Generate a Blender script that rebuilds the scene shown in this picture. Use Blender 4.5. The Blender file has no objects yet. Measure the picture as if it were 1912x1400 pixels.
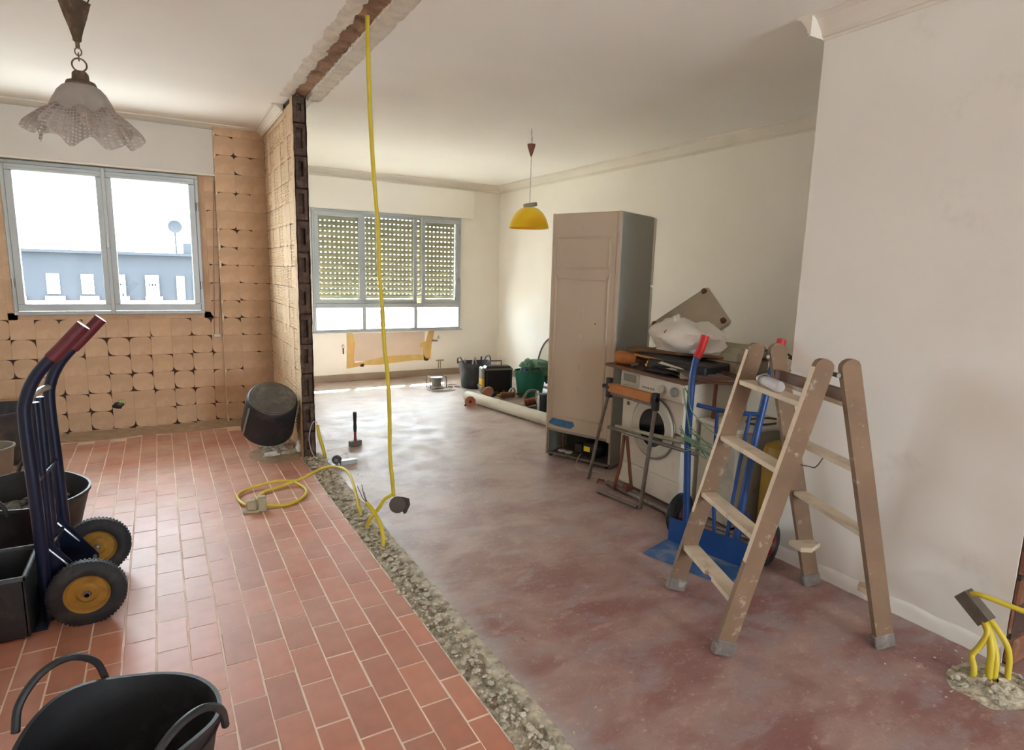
import bpy, bmesh, math, random
from mathutils import Vector, Matrix, noise
random.seed(7)
SC = bpy.context.scene
COL = SC.collection
PI = math.pi

# ------------------------------------------------------------------ camera
H = 1.5
yaw, pitch, roll = 0.525376, -0.166302, 0.0256876
Fpx = 1136.08
sa, ca, sb, cb, sr, cr = math.sin(yaw), math.cos(yaw), math.sin(pitch), math.cos(pitch), math.sin(roll), math.cos(roll)
fw = Vector((sa*cb, ca*cb, sb)); rt = Vector((ca, -sa, 0)); up = rt.cross(fw)
r2 = rt*cr + up*sr; u2 = rt*(-sr) + up*cr
cam_d = bpy.data.cameras.new('camera')
cam = bpy.data.objects.new('camera', cam_d); COL.objects.link(cam)
m = Matrix.Identity(4)
for i in range(3):
    m[i][0] = r2[i]; m[i][1] = u2[i]; m[i][2] = -fw[i]
m[0][3], m[1][3], m[2][3] = 0, 0, H
cam.matrix_world = m
cam_d.sensor_fit = 'HORIZONTAL'; cam_d.sensor_width = 36.0
cam_d.lens = Fpx/1912*36.0
cam_d.clip_start = 0.05; cam_d.clip_end = 500
SC.camera = cam

# ------------------------------------------------------------------ view, world, sun
SC.view_settings.view_transform = 'Standard'
try: SC.view_settings.look = 'None'
except Exception: pass
SC.view_settings.gamma = 1.0
SC.view_settings.use_curve_mapping = False
SC.view_settings.exposure = 2.6
SC.cycles.max_bounces = 12
SC.cycles.diffuse_bounces = 8
SC.cycles.glossy_bounces = 4
SC.cycles.transparent_max_bounces = 12
SC.cycles.sample_clamp_indirect = 6.0
SC.cycles.caustics_reflective = False
SC.cycles.caustics_refractive = False
w = bpy.data.worlds.new('overcast_sky'); SC.world = w
w.use_nodes = True
bg = w.node_tree.nodes['Background']
bg.inputs[0].default_value = (0.82, 0.92, 1.0, 1)
bg.inputs[1].default_value = 7.0

sd = bpy.data.lights.new('sun', 'SUN'); sd.energy = 36.0; sd.angle = math.radians(0.6); sd.color = (1.0, 0.96, 0.9)
sun = bpy.data.objects.new('sun', sd); COL.objects.link(sun)
sun.location = (6, 14, 12)
sun.rotation_euler = Vector((-0.36, -0.67, -0.84)).to_track_quat('-Z', 'Y').to_euler()

def window_light(name, x0, x1, z0, z1, y, e):
    # sky portal exactly in the window opening: guides sky light only, adds none
    d = bpy.data.lights.new(name, 'AREA'); d.shape = 'RECTANGLE'; d.size = x1-x0; d.size_y = z1-z0
    d.energy = e
    o = bpy.data.objects.new(name, d); COL.objects.link(o)
    o.location = ((x0+x1)/2, y, (z0+z1)/2); o.rotation_euler = (-PI/2, 0, 0)
    d.cycles.is_portal = True
window_light('left_window_portal', -1.0, 0.36, 1.08, 2.28, 6.66, 10)
window_light('far_window_portal', 1.74, 3.80, 0.68, 2.26, 8.44, 10)
window_light('rear_fill_portal', 1.35, 2.75, .8, 2.2, -5.1, 10)  # portal of the added fill opening behind the camera
bpy.data.objects['rear_fill_portal'].rotation_euler = (PI/2, 0, 0)

# ------------------------------------------------------------------ materials
def lin(c):
    return tuple(((v/255)/12.92 if v/255 <= .04045 else ((v/255+.055)/1.055)**2.4) for v in c)
MATS = {}
def mat(name, rgb, rough=.6, metal=0, var=.12, scale=8, bump=.15, bscale=None, dirt=None, dirt_amt=.5, dscale=5, dlow=.5, trans=0, rnd=0, spec=.5, sss=0, coat=0, alpha=1):
    if name in MATS: return MATS[name]
    m = bpy.data.materials.new(name); m.use_nodes = True
    nt = m.node_tree; N = nt.nodes; L = nt.links
    b = N['Principled BSDF']
    tc = N.new('ShaderNodeTexCoord')
    co = tc.outputs['Object']
    c = lin(rgb)
    nz = N.new('ShaderNodeTexNoise'); nz.inputs['Scale'].default_value = scale; nz.inputs['Detail'].default_value = 5
    L.new(co, nz.inputs['Vector'])
    rmp = N.new('ShaderNodeValToRGB')
    rmp.color_ramp.elements[0].position = .3; rmp.color_ramp.elements[1].position = .7
    rmp.color_ramp.elements[0].color = (*[v*(1-var) for v in c], 1)
    rmp.color_ramp.elements[1].color = (*[min(1, v*(1+var)) for v in c], 1)
    L.new(nz.outputs['Fac'], rmp.inputs['Fac'])
    col = rmp.outputs['Color']
    if rnd:
        oi = N.new('ShaderNodeObjectInfo')
        mr = N.new('ShaderNodeMapRange'); mr.inputs['To Min'].default_value = 1-rnd; mr.inputs['To Max'].default_value = 1+rnd
        L.new(oi.outputs['Random'], mr.inputs['Value'])
        hs = N.new('ShaderNodeHueSaturation'); L.new(col, hs.inputs['Color']); L.new(mr.outputs[0], hs.inputs['Value'])
        col = hs.outputs['Color']
    if dirt:
        n2 = N.new('ShaderNodeTexNoise'); n2.inputs['Scale'].default_value = dscale; n2.inputs['Detail'].default_value = 8
        n2.inputs['Roughness'].default_value = .65
        L.new(co, n2.inputs['Vector'])
        r3 = N.new('ShaderNodeMapRange'); r3.inputs['From Min'].default_value = dlow; r3.inputs['From Max'].default_value = dlow+.15
        r3.inputs['To Max'].default_value = dirt_amt
        L.new(n2.outputs['Fac'], r3.inputs['Value'])
        mx = N.new('ShaderNodeMix'); mx.data_type = 'RGBA'
        L.new(r3.outputs[0], mx.inputs['Factor']); L.new(col, mx.inputs[6]); mx.inputs[7].default_value = (*lin(dirt), 1)
        col = mx.outputs[2]
    L.new(col, b.inputs['Base Color'])
    b.inputs['Roughness'].default_value = rough; b.inputs['Metallic'].default_value = metal
    b.inputs['Specular IOR Level'].default_value = spec
    if trans: b.inputs['Transmission Weight'].default_value = trans
    if sss:
        b.inputs['Subsurface Weight'].default_value = sss; b.inputs['Subsurface Scale'].default_value = .03
    if coat: b.inputs['Coat Weight'].default_value = coat
    if alpha < 1: b.inputs['Alpha'].default_value = alpha
    if bump:
        n3 = N.new('ShaderNodeTexNoise'); n3.inputs['Scale'].default_value = bscale or scale*6; n3.inputs['Detail'].default_value = 6
        L.new(co, n3.inputs['Vector'])
        bp = N.new('ShaderNodeBump'); bp.inputs['Strength'].default_value = bump; bp.inputs['Distance'].default_value = .01
        L.new(n3.outputs['Fac'], bp.inputs['Height']); L.new(bp.outputs[0], b.inputs['Normal'])
    MATS[name] = m
    return m
def nodes(m): return m.node_tree.nodes, m.node_tree.links, m.node_tree.nodes['Principled BSDF']

wall_white = mat('white_plaster', (240, 236, 227), .85, var=.03, scale=1.6, bump=.06, bscale=40)
wall_near = mat('white_plaster_worn', (230, 228, 222), .85, var=.04, scale=1.3, bump=.1, bscale=30, dirt=(150, 140, 125), dirt_amt=.25, dscale=2.5, dlow=.62)
ceil_white = mat('ceiling_paint', (240, 238, 231), .9, var=.025, scale=1.1, bump=.04, bscale=30)
cornice_m = mat('cornice_plaster', (226, 220, 208), .8, var=.03, scale=3, bump=.05)
mortar = mat('tile_mortar', (202, 170, 140), .95, var=.1, scale=5, bump=.35, bscale=60, dirt=(218, 192, 164), dirt_amt=.5, dscale=7, dlow=.5, rnd=.06)
mortar_dark = mat('mortar_void', (70, 50, 40), .95, var=.3, scale=20, bump=.6, bscale=80)
mortar_rib = mat('combed_mortar', (206, 180, 146), .95, var=.1, scale=6, bump=.3, dirt=(170, 130, 98), dirt_amt=.6, dscale=9, dlow=.5, rnd=.06)
brick_m = mat('raw_brick', (128, 84, 62), .95, var=.25, scale=14, bump=.7, bscale=60, dirt=(150, 135, 115), dirt_amt=.6, dscale=12, dlow=.52, rnd=.15)
brick_end_m = mat('broken_brick_end', (92, 72, 62), .95, var=.3, scale=18, bump=.8, bscale=50, dirt=(128, 112, 96), dirt_amt=.6, dscale=14, dlow=.5, rnd=.15)
concrete = mat('broken_concrete', (186, 178, 158), .95, var=.35, scale=22, bump=.8, bscale=90, dirt=(104, 92, 70), dirt_amt=.8, dscale=18, dlow=.5)
rubble_m = mat('rubble', (196, 188, 170), .95, var=.3, scale=30, bump=.6, bscale=80, dirt=(110, 96, 74), dirt_amt=.7, dscale=30, dlow=.52)
alu = mat('window_aluminium', (176, 182, 184), .45, .25, var=.04, scale=4, bump=.02)
white_box = mat('painted_shutter_box', (206, 202, 196), .6, var=.03, scale=2, bump=.03)
shutter_m = mat('shutter_slat', (186, 180, 152), .6, var=.06, scale=5, bump=.03, sss=0)
black_rub = mat('black_rubber', (34, 35, 38), .55, var=.2, scale=9, bump=.15, bscale=50, dirt=(96, 92, 86), dirt_amt=.35, dscale=6, dlow=.55)
dark_rub = mat('dark_grey_rubber', (62, 66, 70), .6, var=.2, scale=9, bump=.15, bscale=50, dirt=(120, 116, 108), dirt_amt=.45, dscale=6, dlow=.5)
tyre_m = mat('tyre_rubber', (30, 30, 33), .7, var=.2, scale=20, bump=.2, bscale=60, dirt=(90, 86, 80), dirt_amt=.3, dscale=12, dlow=.52)
blue_m = mat('blue_paint', (28, 68, 128), .4, .1, var=.15, scale=9, bump=.1, dirt=(110, 120, 130), dirt_amt=.4, dscale=14, dlow=.62)
blue_dust = mat('dusty_blue_paint', (54, 92, 138), .55, .1, var=.2, scale=7, bump=.1, dirt=(142, 140, 134), dirt_amt=.7, dscale=7, dlow=.48)
navy_m = mat('navy_paint', (8, 20, 48), .35, .2, var=.15, scale=9, bump=.05)
red_grip = mat('red_grip', (188, 26, 30), .5, var=.1, scale=20, bump=.1)
maroon_grip = mat('maroon_grip', (96, 28, 38), .45, var=.1, scale=20, bump=.1)
steel = mat('steel', (170, 170, 168), .35, .9, var=.08, scale=12, bump=.05)
dull_steel = mat('dull_steel', (120, 112, 102), .5, .6, var=.2, scale=18, bump=.15, dirt=(96, 62, 42), dirt_amt=.5, dscale=14, dlow=.55)
yellow_rim = mat('yellow_rim', (160, 118, 42), .5, .1, var=.15, scale=14, bump=.1, dirt=(110, 84, 46), dirt_amt=.5, dscale=18, dlow=.5)
hose_y = mat('yellow_conduit', (204, 184, 52), .5, var=.06, scale=12, bump=.05, dirt=(190, 160, 60), dirt_amt=.5, dscale=9, dlow=.55)
wood_front = mat('paint_spattered_wood', (122, 98, 76), .8, var=.15, scale=6, bump=.2, bscale=40, dirt=(206, 196, 180), dirt_amt=.7, dscale=16, dlow=.6)
wood_tread = mat('pale_worn_tread', (196, 180, 156), .8, var=.1, scale=8, bump=.2, bscale=40, dirt=(150, 124, 98), dirt_amt=.6, dscale=12, dlow=.55)
wood_dark = mat('dark_board', (96, 64, 38), .6, var=.25, scale=8, bump=.2, dirt=(160, 110, 50), dirt_amt=.6, dscale=5, dlow=.56)
wood_edge = mat('pale_wood_edge', (204, 186, 160), .8, var=.12, scale=12, bump=.25)
orange_wood = mat('orange_wood', (176, 112, 52), .6, var=.15, scale=10, bump=.15, dirt=(110, 78, 50), dirt_amt=.5, dscale=14, dlow=.55)
fridge_back = mat('fridge_back_panel', (188, 172, 152), .55, var=.04, scale=3, bump=.05, dirt=(190, 176, 154), dirt_amt=.4, dscale=5, dlow=.55)
fridge_side = mat('fridge_side', (148, 148, 140), .45, .1, var=.03, scale=3, bump=.03)
enamel = mat('white_enamel', (212, 206, 192), .35, var=.03, scale=4, bump=.02, dirt=(170, 156, 134), dirt_amt=.35, dscale=6, dlow=.56)
enamel_old = mat('aged_white_enamel', (188, 184, 168), .45, var=.05, scale=5, bump=.04, dirt=(130, 118, 98), dirt_amt=.5, dscale=8, dlow=.55)
black_pl = mat('black_plastic', (26, 26, 28), .4, var=.1, scale=12, bump=.05)
black_glass = mat('dark_door_glass', (14, 12, 12), .08, var=.05, scale=4, bump=0)
grey_pl = mat('grey_plastic', (138, 134, 124), .55, var=.1, scale=12, bump=.1)
beige_pl = mat('beige_plastic', (150, 142, 120), .6, var=.1, scale=9, bump=.1, dirt=(100, 86, 64), dirt_amt=.5, dscale=8, dlow=.55)
brown_m = mat('rust_brown', (112, 66, 44), .6, var=.2, scale=14, bump=.1)
brass = mat('brass', (200, 160, 60), .25, .9, var=.1, scale=10, bump=.05)
yellow_pl = mat('yellow_plastic', (222, 176, 30), .45, var=.05, scale=10, bump=.03)
olive_pl = mat('olive_green_plastic', (140, 150, 40), .5, var=.1, scale=10, bump=.05)
green_pl = mat('green_plastic', (22, 104, 84), .5, var=.1, scale=8, bump=.05, dirt=(120, 140, 128), dirt_amt=.3, dscale=8, dlow=.58)
green_net = mat('green_mesh_fabric', (92, 128, 108), .9, var=.25, scale=20, bump=.8, bscale=120)
bag_m = mat('white_plastic_bag', (228, 224, 216), .4, var=.03, scale=5, bump=.5, bscale=18, sss=.08)
paper = mat('paper', (214, 208, 190), .8, var=.04, scale=10, bump=.05)
mirror_m = mat('mirror_glass', (232, 240, 244), .05, .95, var=0, scale=4, bump=0)
cable_brown = mat('brown_cable', (92, 58, 40), .5, var=.1, scale=10, bump=.05)
cable_black = mat('black_cable', (30, 28, 28), .5, var=.1, scale=10, bump=.05)
cable_grey = mat('grey_cable', (186, 180, 172), .5, var=.08, scale=10, bump=.03)
cable_green = mat('green_twine', (110, 140, 110), .8, var=.15, scale=20, bump=.2)
pvc = mat('white_pvc', (222, 218, 204), .35, var=.03, scale=4, bump=.02, dirt=(190, 176, 150), dirt_amt=.4, dscale=4, dlow=.55)
terracotta = mat('clay_plate', (184, 122, 96), .8, var=.1, scale=10, bump=.1)
yel_paint = mat('old_yellow_paint', (204, 174, 104), .8, var=.12, scale=9, bump=.2, dirt=(214, 160, 110), dirt_amt=.8, dscale=6, dlow=.5)
pink_paint = mat('old_wall_paint', (206, 190, 172), .85, var=.05, scale=4, bump=.2)
base_m = mat('stone_baseboard', (168, 148, 126), .5, var=.08, scale=6, bump=.05)
plug_m = mat('dusty_plug', (172, 164, 136), .7, var=.12, scale=18, bump=.2)
slate_m = mat('slate_roof', (13, 18, 24), .9, var=.15, scale=.6, bump=0)
facade_m = mat('pale_render', (238, 236, 232), .9, var=.03, scale=.4, bump=0)
facade_dark = mat('facade_window_glass', (16, 20, 27), .3, var=.2, scale=.5, bump=0)
sill_pink = mat('brick_sill', (150, 108, 100), .9, var=.1, scale=1, bump=0)
asphalt = mat('street_paving', (112, 112, 112), .9, var=.1, scale=.2, bump=0)
blue_tape = mat('blue_film', (60, 110, 150), .4, var=.2, scale=20, bump=.05)
redpaint = mat('red_paint', (200, 50, 40), .6, var=.1, scale=30, bump=.05)
label_y = mat('yellow_label', (226, 206, 40), .5, var=.05, scale=30, bump=0)
copper = mat('copper_winding', (130, 74, 50), .5, .5, var=.2, scale=30, bump=.3, bscale=120)
purple_pl = mat('purple_plastic', (70, 50, 130), .4, var=.1, scale=10, bump=.02)
pendant_y = mat('yellow_lamp_shade', (250, 206, 24), .35, var=.04, scale=5, bump=.02, sss=.25)
antique = mat('antique_bronze', (96, 80, 64), .5, .5, var=.3, scale=25, bump=.3, dirt=(150, 130, 96), dirt_amt=.5, dscale=25, dlow=.5)
dust_m = mat('plaster_dust', (172, 150, 124), .95, var=.15, scale=14, bump=.5, bscale=90)
spack = mat('filler_patch', (206, 178, 138), .9, var=.05, scale=10, bump=.2)
torn_m = mat('torn_plaster', (214, 206, 190), .95, var=.12, scale=14, bump=.6, bscale=50, dirt=(160, 140, 116), dirt_amt=.5, dscale=14, dlow=.58)
scar_m = mat('brown_base_coat', (158, 126, 98), .95, var=.3, scale=14, bump=.7, bscale=70, dirt=(108, 82, 60), dirt_amt=.7, dscale=10, dlow=.5)

# shutter slats are thin plastic that lets some daylight through
N, L, b = nodes(shutter_m)
tl = N.new('ShaderNodeBsdfTranslucent'); tl.inputs[0].default_value = (*lin((236, 226, 172)), 1)
ms_ = N.new('ShaderNodeMixShader'); ms_.inputs[0].default_value = .034
out_ = [n for n in N if n.type == 'OUTPUT_MATERIAL'][0]
L.new(b.outputs[0], ms_.inputs[1]); L.new(tl.outputs[0], ms_.inputs[2]); L.new(ms_.outputs[0], out_.inputs[0])

# glass for window panes
glass = bpy.data.materials.new('window_glass'); glass.use_nodes = True
nt = glass.node_tree; nt.nodes.clear()
o_ = nt.nodes.new('ShaderNodeOutputMaterial'); t_ = nt.nodes.new('ShaderNodeBsdfTransparent'); g_ = nt.nodes.new('ShaderNodeBsdfGlossy')
t_.inputs[0].default_value = (.93, .95, .95, 1); g_.inputs['Roughness'].default_value = .02
lw = nt.nodes.new('ShaderNodeLayerWeight'); lw.inputs[0].default_value = .5
pw = nt.nodes.new('ShaderNodeMath'); pw.operation = 'POWER'; pw.inputs[1].default_value = 5; nt.links.new(lw.outputs['Facing'], pw.inputs[0])
fr = nt.nodes.new('ShaderNodeMath'); fr.operation = 'MULTIPLY_ADD'; fr.inputs[1].default_value = .9; fr.inputs[2].default_value = .04; nt.links.new(pw.outputs[0], fr.inputs[0])
mx = nt.nodes.new('ShaderNodeMixShader')
nt.links.new(fr.outputs[0], mx.inputs[0]); nt.links.new(t_.outputs[0], mx.inputs[1]); nt.links.new(g_.outputs[0], mx.inputs[2]); nt.links.new(mx.outputs[0], o_.inputs[0])

# ruffled lamp glass: smoky translucent
lampglass = bpy.data.materials.new('smoky_lamp_glass'); lampglass.use_nodes = True
nt = lampglass.node_tree; nt.nodes.clear()
o_ = nt.nodes.new('ShaderNodeOutputMaterial'); t_ = nt.nodes.new('ShaderNodeBsdfTransparent'); p_ = nt.nodes.new('ShaderNodeBsdfPrincipled')
p_.inputs['Roughness'].default_value = .25; p_.inputs['Base Color'].default_value = (*lin((150, 142, 134)), 1)
tr_ = nt.nodes.new('ShaderNodeBsdfTranslucent'); tr_.inputs[0].default_value = (*lin((200, 190, 180)), 1)
tc = nt.nodes.new('ShaderNodeTexCoord'); mp = nt.nodes.new('ShaderNodeSeparateXYZ'); nt.links.new(tc.outputs['Object'], mp.inputs[0])
# fine pressed ribs: opaque rings and spokes, clear between
at = nt.nodes.new('ShaderNodeMath'); at.operation = 'ARCTAN2'; nt.links.new(mp.outputs[1], at.inputs[0]); nt.links.new(mp.outputs[0], at.inputs[1])
m1 = nt.nodes.new('ShaderNodeMath'); m1.operation = 'MULTIPLY'; m1.inputs[1].default_value = 64; nt.links.new(at.outputs[0], m1.inputs[0])
s1 = nt.nodes.new('ShaderNodeMath'); s1.operation = 'SINE'; nt.links.new(m1.outputs[0], s1.inputs[0])
m2 = nt.nodes.new('ShaderNodeMath'); m2.operation = 'MULTIPLY'; m2.inputs[1].default_value = 520; nt.links.new(mp.outputs[2], m2.inputs[0])
s2 = nt.nodes.new('ShaderNodeMath'); s2.operation = 'SINE'; nt.links.new(m2.outputs[0], s2.inputs[0])
mxx = nt.nodes.new('ShaderNodeMath'); mxx.operation = 'MAXIMUM'; nt.links.new(s1.outputs[0], mxx.inputs[0]); nt.links.new(s2.outputs[0], mxx.inputs[1])
mr = nt.nodes.new('ShaderNodeMapRange'); mr.inputs['From Min'].default_value = .1; mr.inputs['From Max'].default_value = .7; mr.inputs['To Min'].default_value = .42; mr.inputs['To Max'].default_value = .97
nt.links.new(mxx.outputs[0], mr.inputs['Value'])
mA = nt.nodes.new('ShaderNodeMixShader'); mA.inputs[0].default_value = .3; nt.links.new(p_.outputs[0], mA.inputs[1]); nt.links.new(tr_.outputs[0], mA.inputs[2])
mB = nt.nodes.new('ShaderNodeMixShader'); nt.links.new(mr.outputs[0], mB.inputs[0]); nt.links.new(t_.outputs[0], mB.inputs[1]); nt.links.new(mA.outputs[0], mB.inputs[2]); nt.links.new(mB.outputs[0], o_.inputs[0])

def floor_paint():
    m = bpy.data.materials.new('worn_red_floor_paint'); m.use_nodes = True
    N, L, b = nodes(m)
    tc = N.new('ShaderNodeTexCoord'); P = tc.outputs['Object']
    def noise_(s, d=6, r=.6, vec=P, dist=0):
        n = N.new('ShaderNodeTexNoise'); n.inputs['Scale'].default_value = s; n.inputs['Detail'].default_value = d; n.inputs['Roughness'].default_value = r
        n.inputs['Distortion'].default_value = dist
        L.new(vec, n.inputs['Vector']); return n.outputs['Fac']
    def ramp(v, a, c, lo=0, hi=1):
        q = N.new('ShaderNodeMapRange'); q.inputs['From Min'].default_value = a; q.inputs['From Max'].default_value = c
        q.inputs['To Min'].default_value = lo; q.inputs['To Max'].default_value = hi; L.new(v, q.inputs['Value']); return q.outputs[0]
    def mix(f, a, c):
        q = N.new('ShaderNodeMix'); q.data_type = 'RGBA'
        if isinstance(f, float): q.inputs['Factor'].default_value = f
        else: L.new(f, q.inputs['Factor'])
        for i, v in ((6, a), (7, c)):
            if isinstance(v, tuple): q.inputs[i].default_value = (*lin(v), 1)
            else: L.new(v, q.inputs[i])
        return q.outputs[2]
    def mul(a, c):
        q = N.new('ShaderNodeMath'); q.operation = 'MULTIPLY'; q.use_clamp = True
        L.new(a, q.inputs[0])
        if isinstance(c, float): q.inputs[1].default_value = c
        else: L.new(c, q.inputs[1])
        return q.outputs[0]
    def add(a, c):
        q = N.new('ShaderNodeMath'); q.operation = 'ADD'; q.use_clamp = True; L.new(a, q.inputs[0]); L.new(c, q.inputs[1]); return q.outputs[0]
    mp = N.new('ShaderNodeMapping'); mp.inputs['Rotation'].default_value = (0, 0, .75); mp.inputs['Scale'].default_value = (1, 1.7, 1); L.new(P, mp.inputs['Vector'])
    mp2 = N.new('ShaderNodeMapping'); mp2.inputs['Rotation'].default_value = (0, 0, -.8); mp2.inputs['Scale'].default_value = (1, 1.9, 1); L.new(P, mp2.inputs['Vector'])
    c = mix(ramp(noise_(2.3, vec=mp.outputs[0], dist=.4), .42, .6), (130, 86, 82), (158, 128, 120))
    c = mix(ramp(noise_(3.4, vec=mp2.outputs[0], dist=.5), .5, .64), c, (146, 124, 122))
    c = mix(ramp(noise_(7, 9, .7, vec=mp2.outputs[0]), .56, .68, 0, .7), c, (180, 150, 138))
    c = mix(ramp(noise_(9, 9, .7, vec=mp.outputs[0]), .6, .72, 0, .6), c, (112, 84, 86))
    c = mix(ramp(noise_(38, 6, .7), .58, .68, 0, .55), c, (196, 176, 164))
    # settled plaster dust: thicker towards the far end of the room where the wall work was done
    sp = N.new('ShaderNodeSeparateXYZ'); L.new(P, sp.inputs[0])
    far = ramp(sp.outputs[1], 1.9, 5.2, .08, 1)
    dn = ramp(noise_(1.7, 7, .62, dist=.6), .3, .62, .15, 1)
    c = mix(mul(mul(far, dn), .85), c, (208, 198, 188))
    # cement smear beside the trench
    edge = ramp(sp.outputs[0], 1.16, 1.04, 0, .85)
    en = ramp(noise_(5, 7, .6), .35, .55, .2, 1)
    c = mix(mul(edge, en), c, (176, 170, 166))
    L.new(c, b.inputs['Base Color'])
    rr = N.new('ShaderNodeMath'); rr.operation = 'ADD'; L.new(ramp(noise_(6, 7), .3, .7, .26, .46), rr.inputs[0])
    L.new(ramp(mul(far, dn), 0, 1, 0, .16), rr.inputs[1]); L.new(rr.outputs[0], b.inputs['Roughness'])
    b.inputs['Specular IOR Level'].default_value = .5
    bp = N.new('ShaderNodeBump'); bp.inputs['Strength'].default_value = .35; bp.inputs['Distance'].default_value = .006
    hh = N.new('ShaderNodeMath'); hh.operation = 'ADD'; L.new(noise_(6, 5, .5, vec=mp2.outputs[0]), hh.inputs[0]); L.new(noise_(60, 3), hh.inputs[1])
    L.new(hh.outputs[0], bp.inputs['Height']); L.new(bp.outputs[0], b.inputs['Normal'])
    return m
floor_m = floor_paint()

def tile_mat():
    m = mat('terracotta_floor_tile', (178, 114, 90), .28, var=.10, scale=14, bump=.05, bscale=60, rnd=.14)
    N, L, b = nodes(m)
    # world-space dust film via geometry position
    g = N.new('ShaderNodeNewGeometry'); n = N.new('ShaderNodeTexNoise'); n.inputs['Scale'].default_value = 2.2; n.inputs['Detail'].default_value = 8; n.inputs['Roughness'].default_value = .65
    L.new(g.outputs['Position'], n.inputs['Vector'])
    sp = N.new('ShaderNodeSeparateXYZ'); L.new(g.outputs['Position'], sp.inputs[0])
    a = N.new('ShaderNodeMapRange'); a.inputs['From Min'].default_value = 1.5; a.inputs['From Max'].default_value = 5.0; a.inputs['To Min'].default_value = .15; a.inputs['To Max'].default_value = .8
    L.new(sp.outputs[1], a.inputs['Value'])
    q = N.new('ShaderNodeMapRange'); q.inputs['From Min'].default_value = .35; q.inputs['From Max'].default_value = .68; L.new(n.outputs['Fac'], q.inputs['Value'])
    mu = N.new('ShaderNodeMath'); mu.operation = 'MULTIPLY'; L.new(a.outputs[0], mu.inputs[0]); L.new(q.outputs[0], mu.inputs[1])
    mx = N.new('ShaderNodeMix'); mx.data_type = 'RGBA'; old = b.inputs['Base Color'].links[0].from_socket
    L.new(mu.outputs[0], mx.inputs['Factor']); L.new(old, mx.inputs[6]); mx.inputs[7].default_value = (*lin((206, 174, 154)), 1)
    L.new(mx.outputs[2], b.inputs['Base Color'])
    r = N.new('ShaderNodeMapRange'); r.inputs['To Min'].default_value = .34; r.inputs['To Max'].default_value = .6; L.new(n.outputs['Fac'], r.inputs['Value']); L.new(r.outputs[0], b.inputs['Roughness'])
    return m
tile_m = tile_mat()
grout = mat('pale_grout', (230, 208, 190), .8, var=.15, scale=8, bump=.2)

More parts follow.
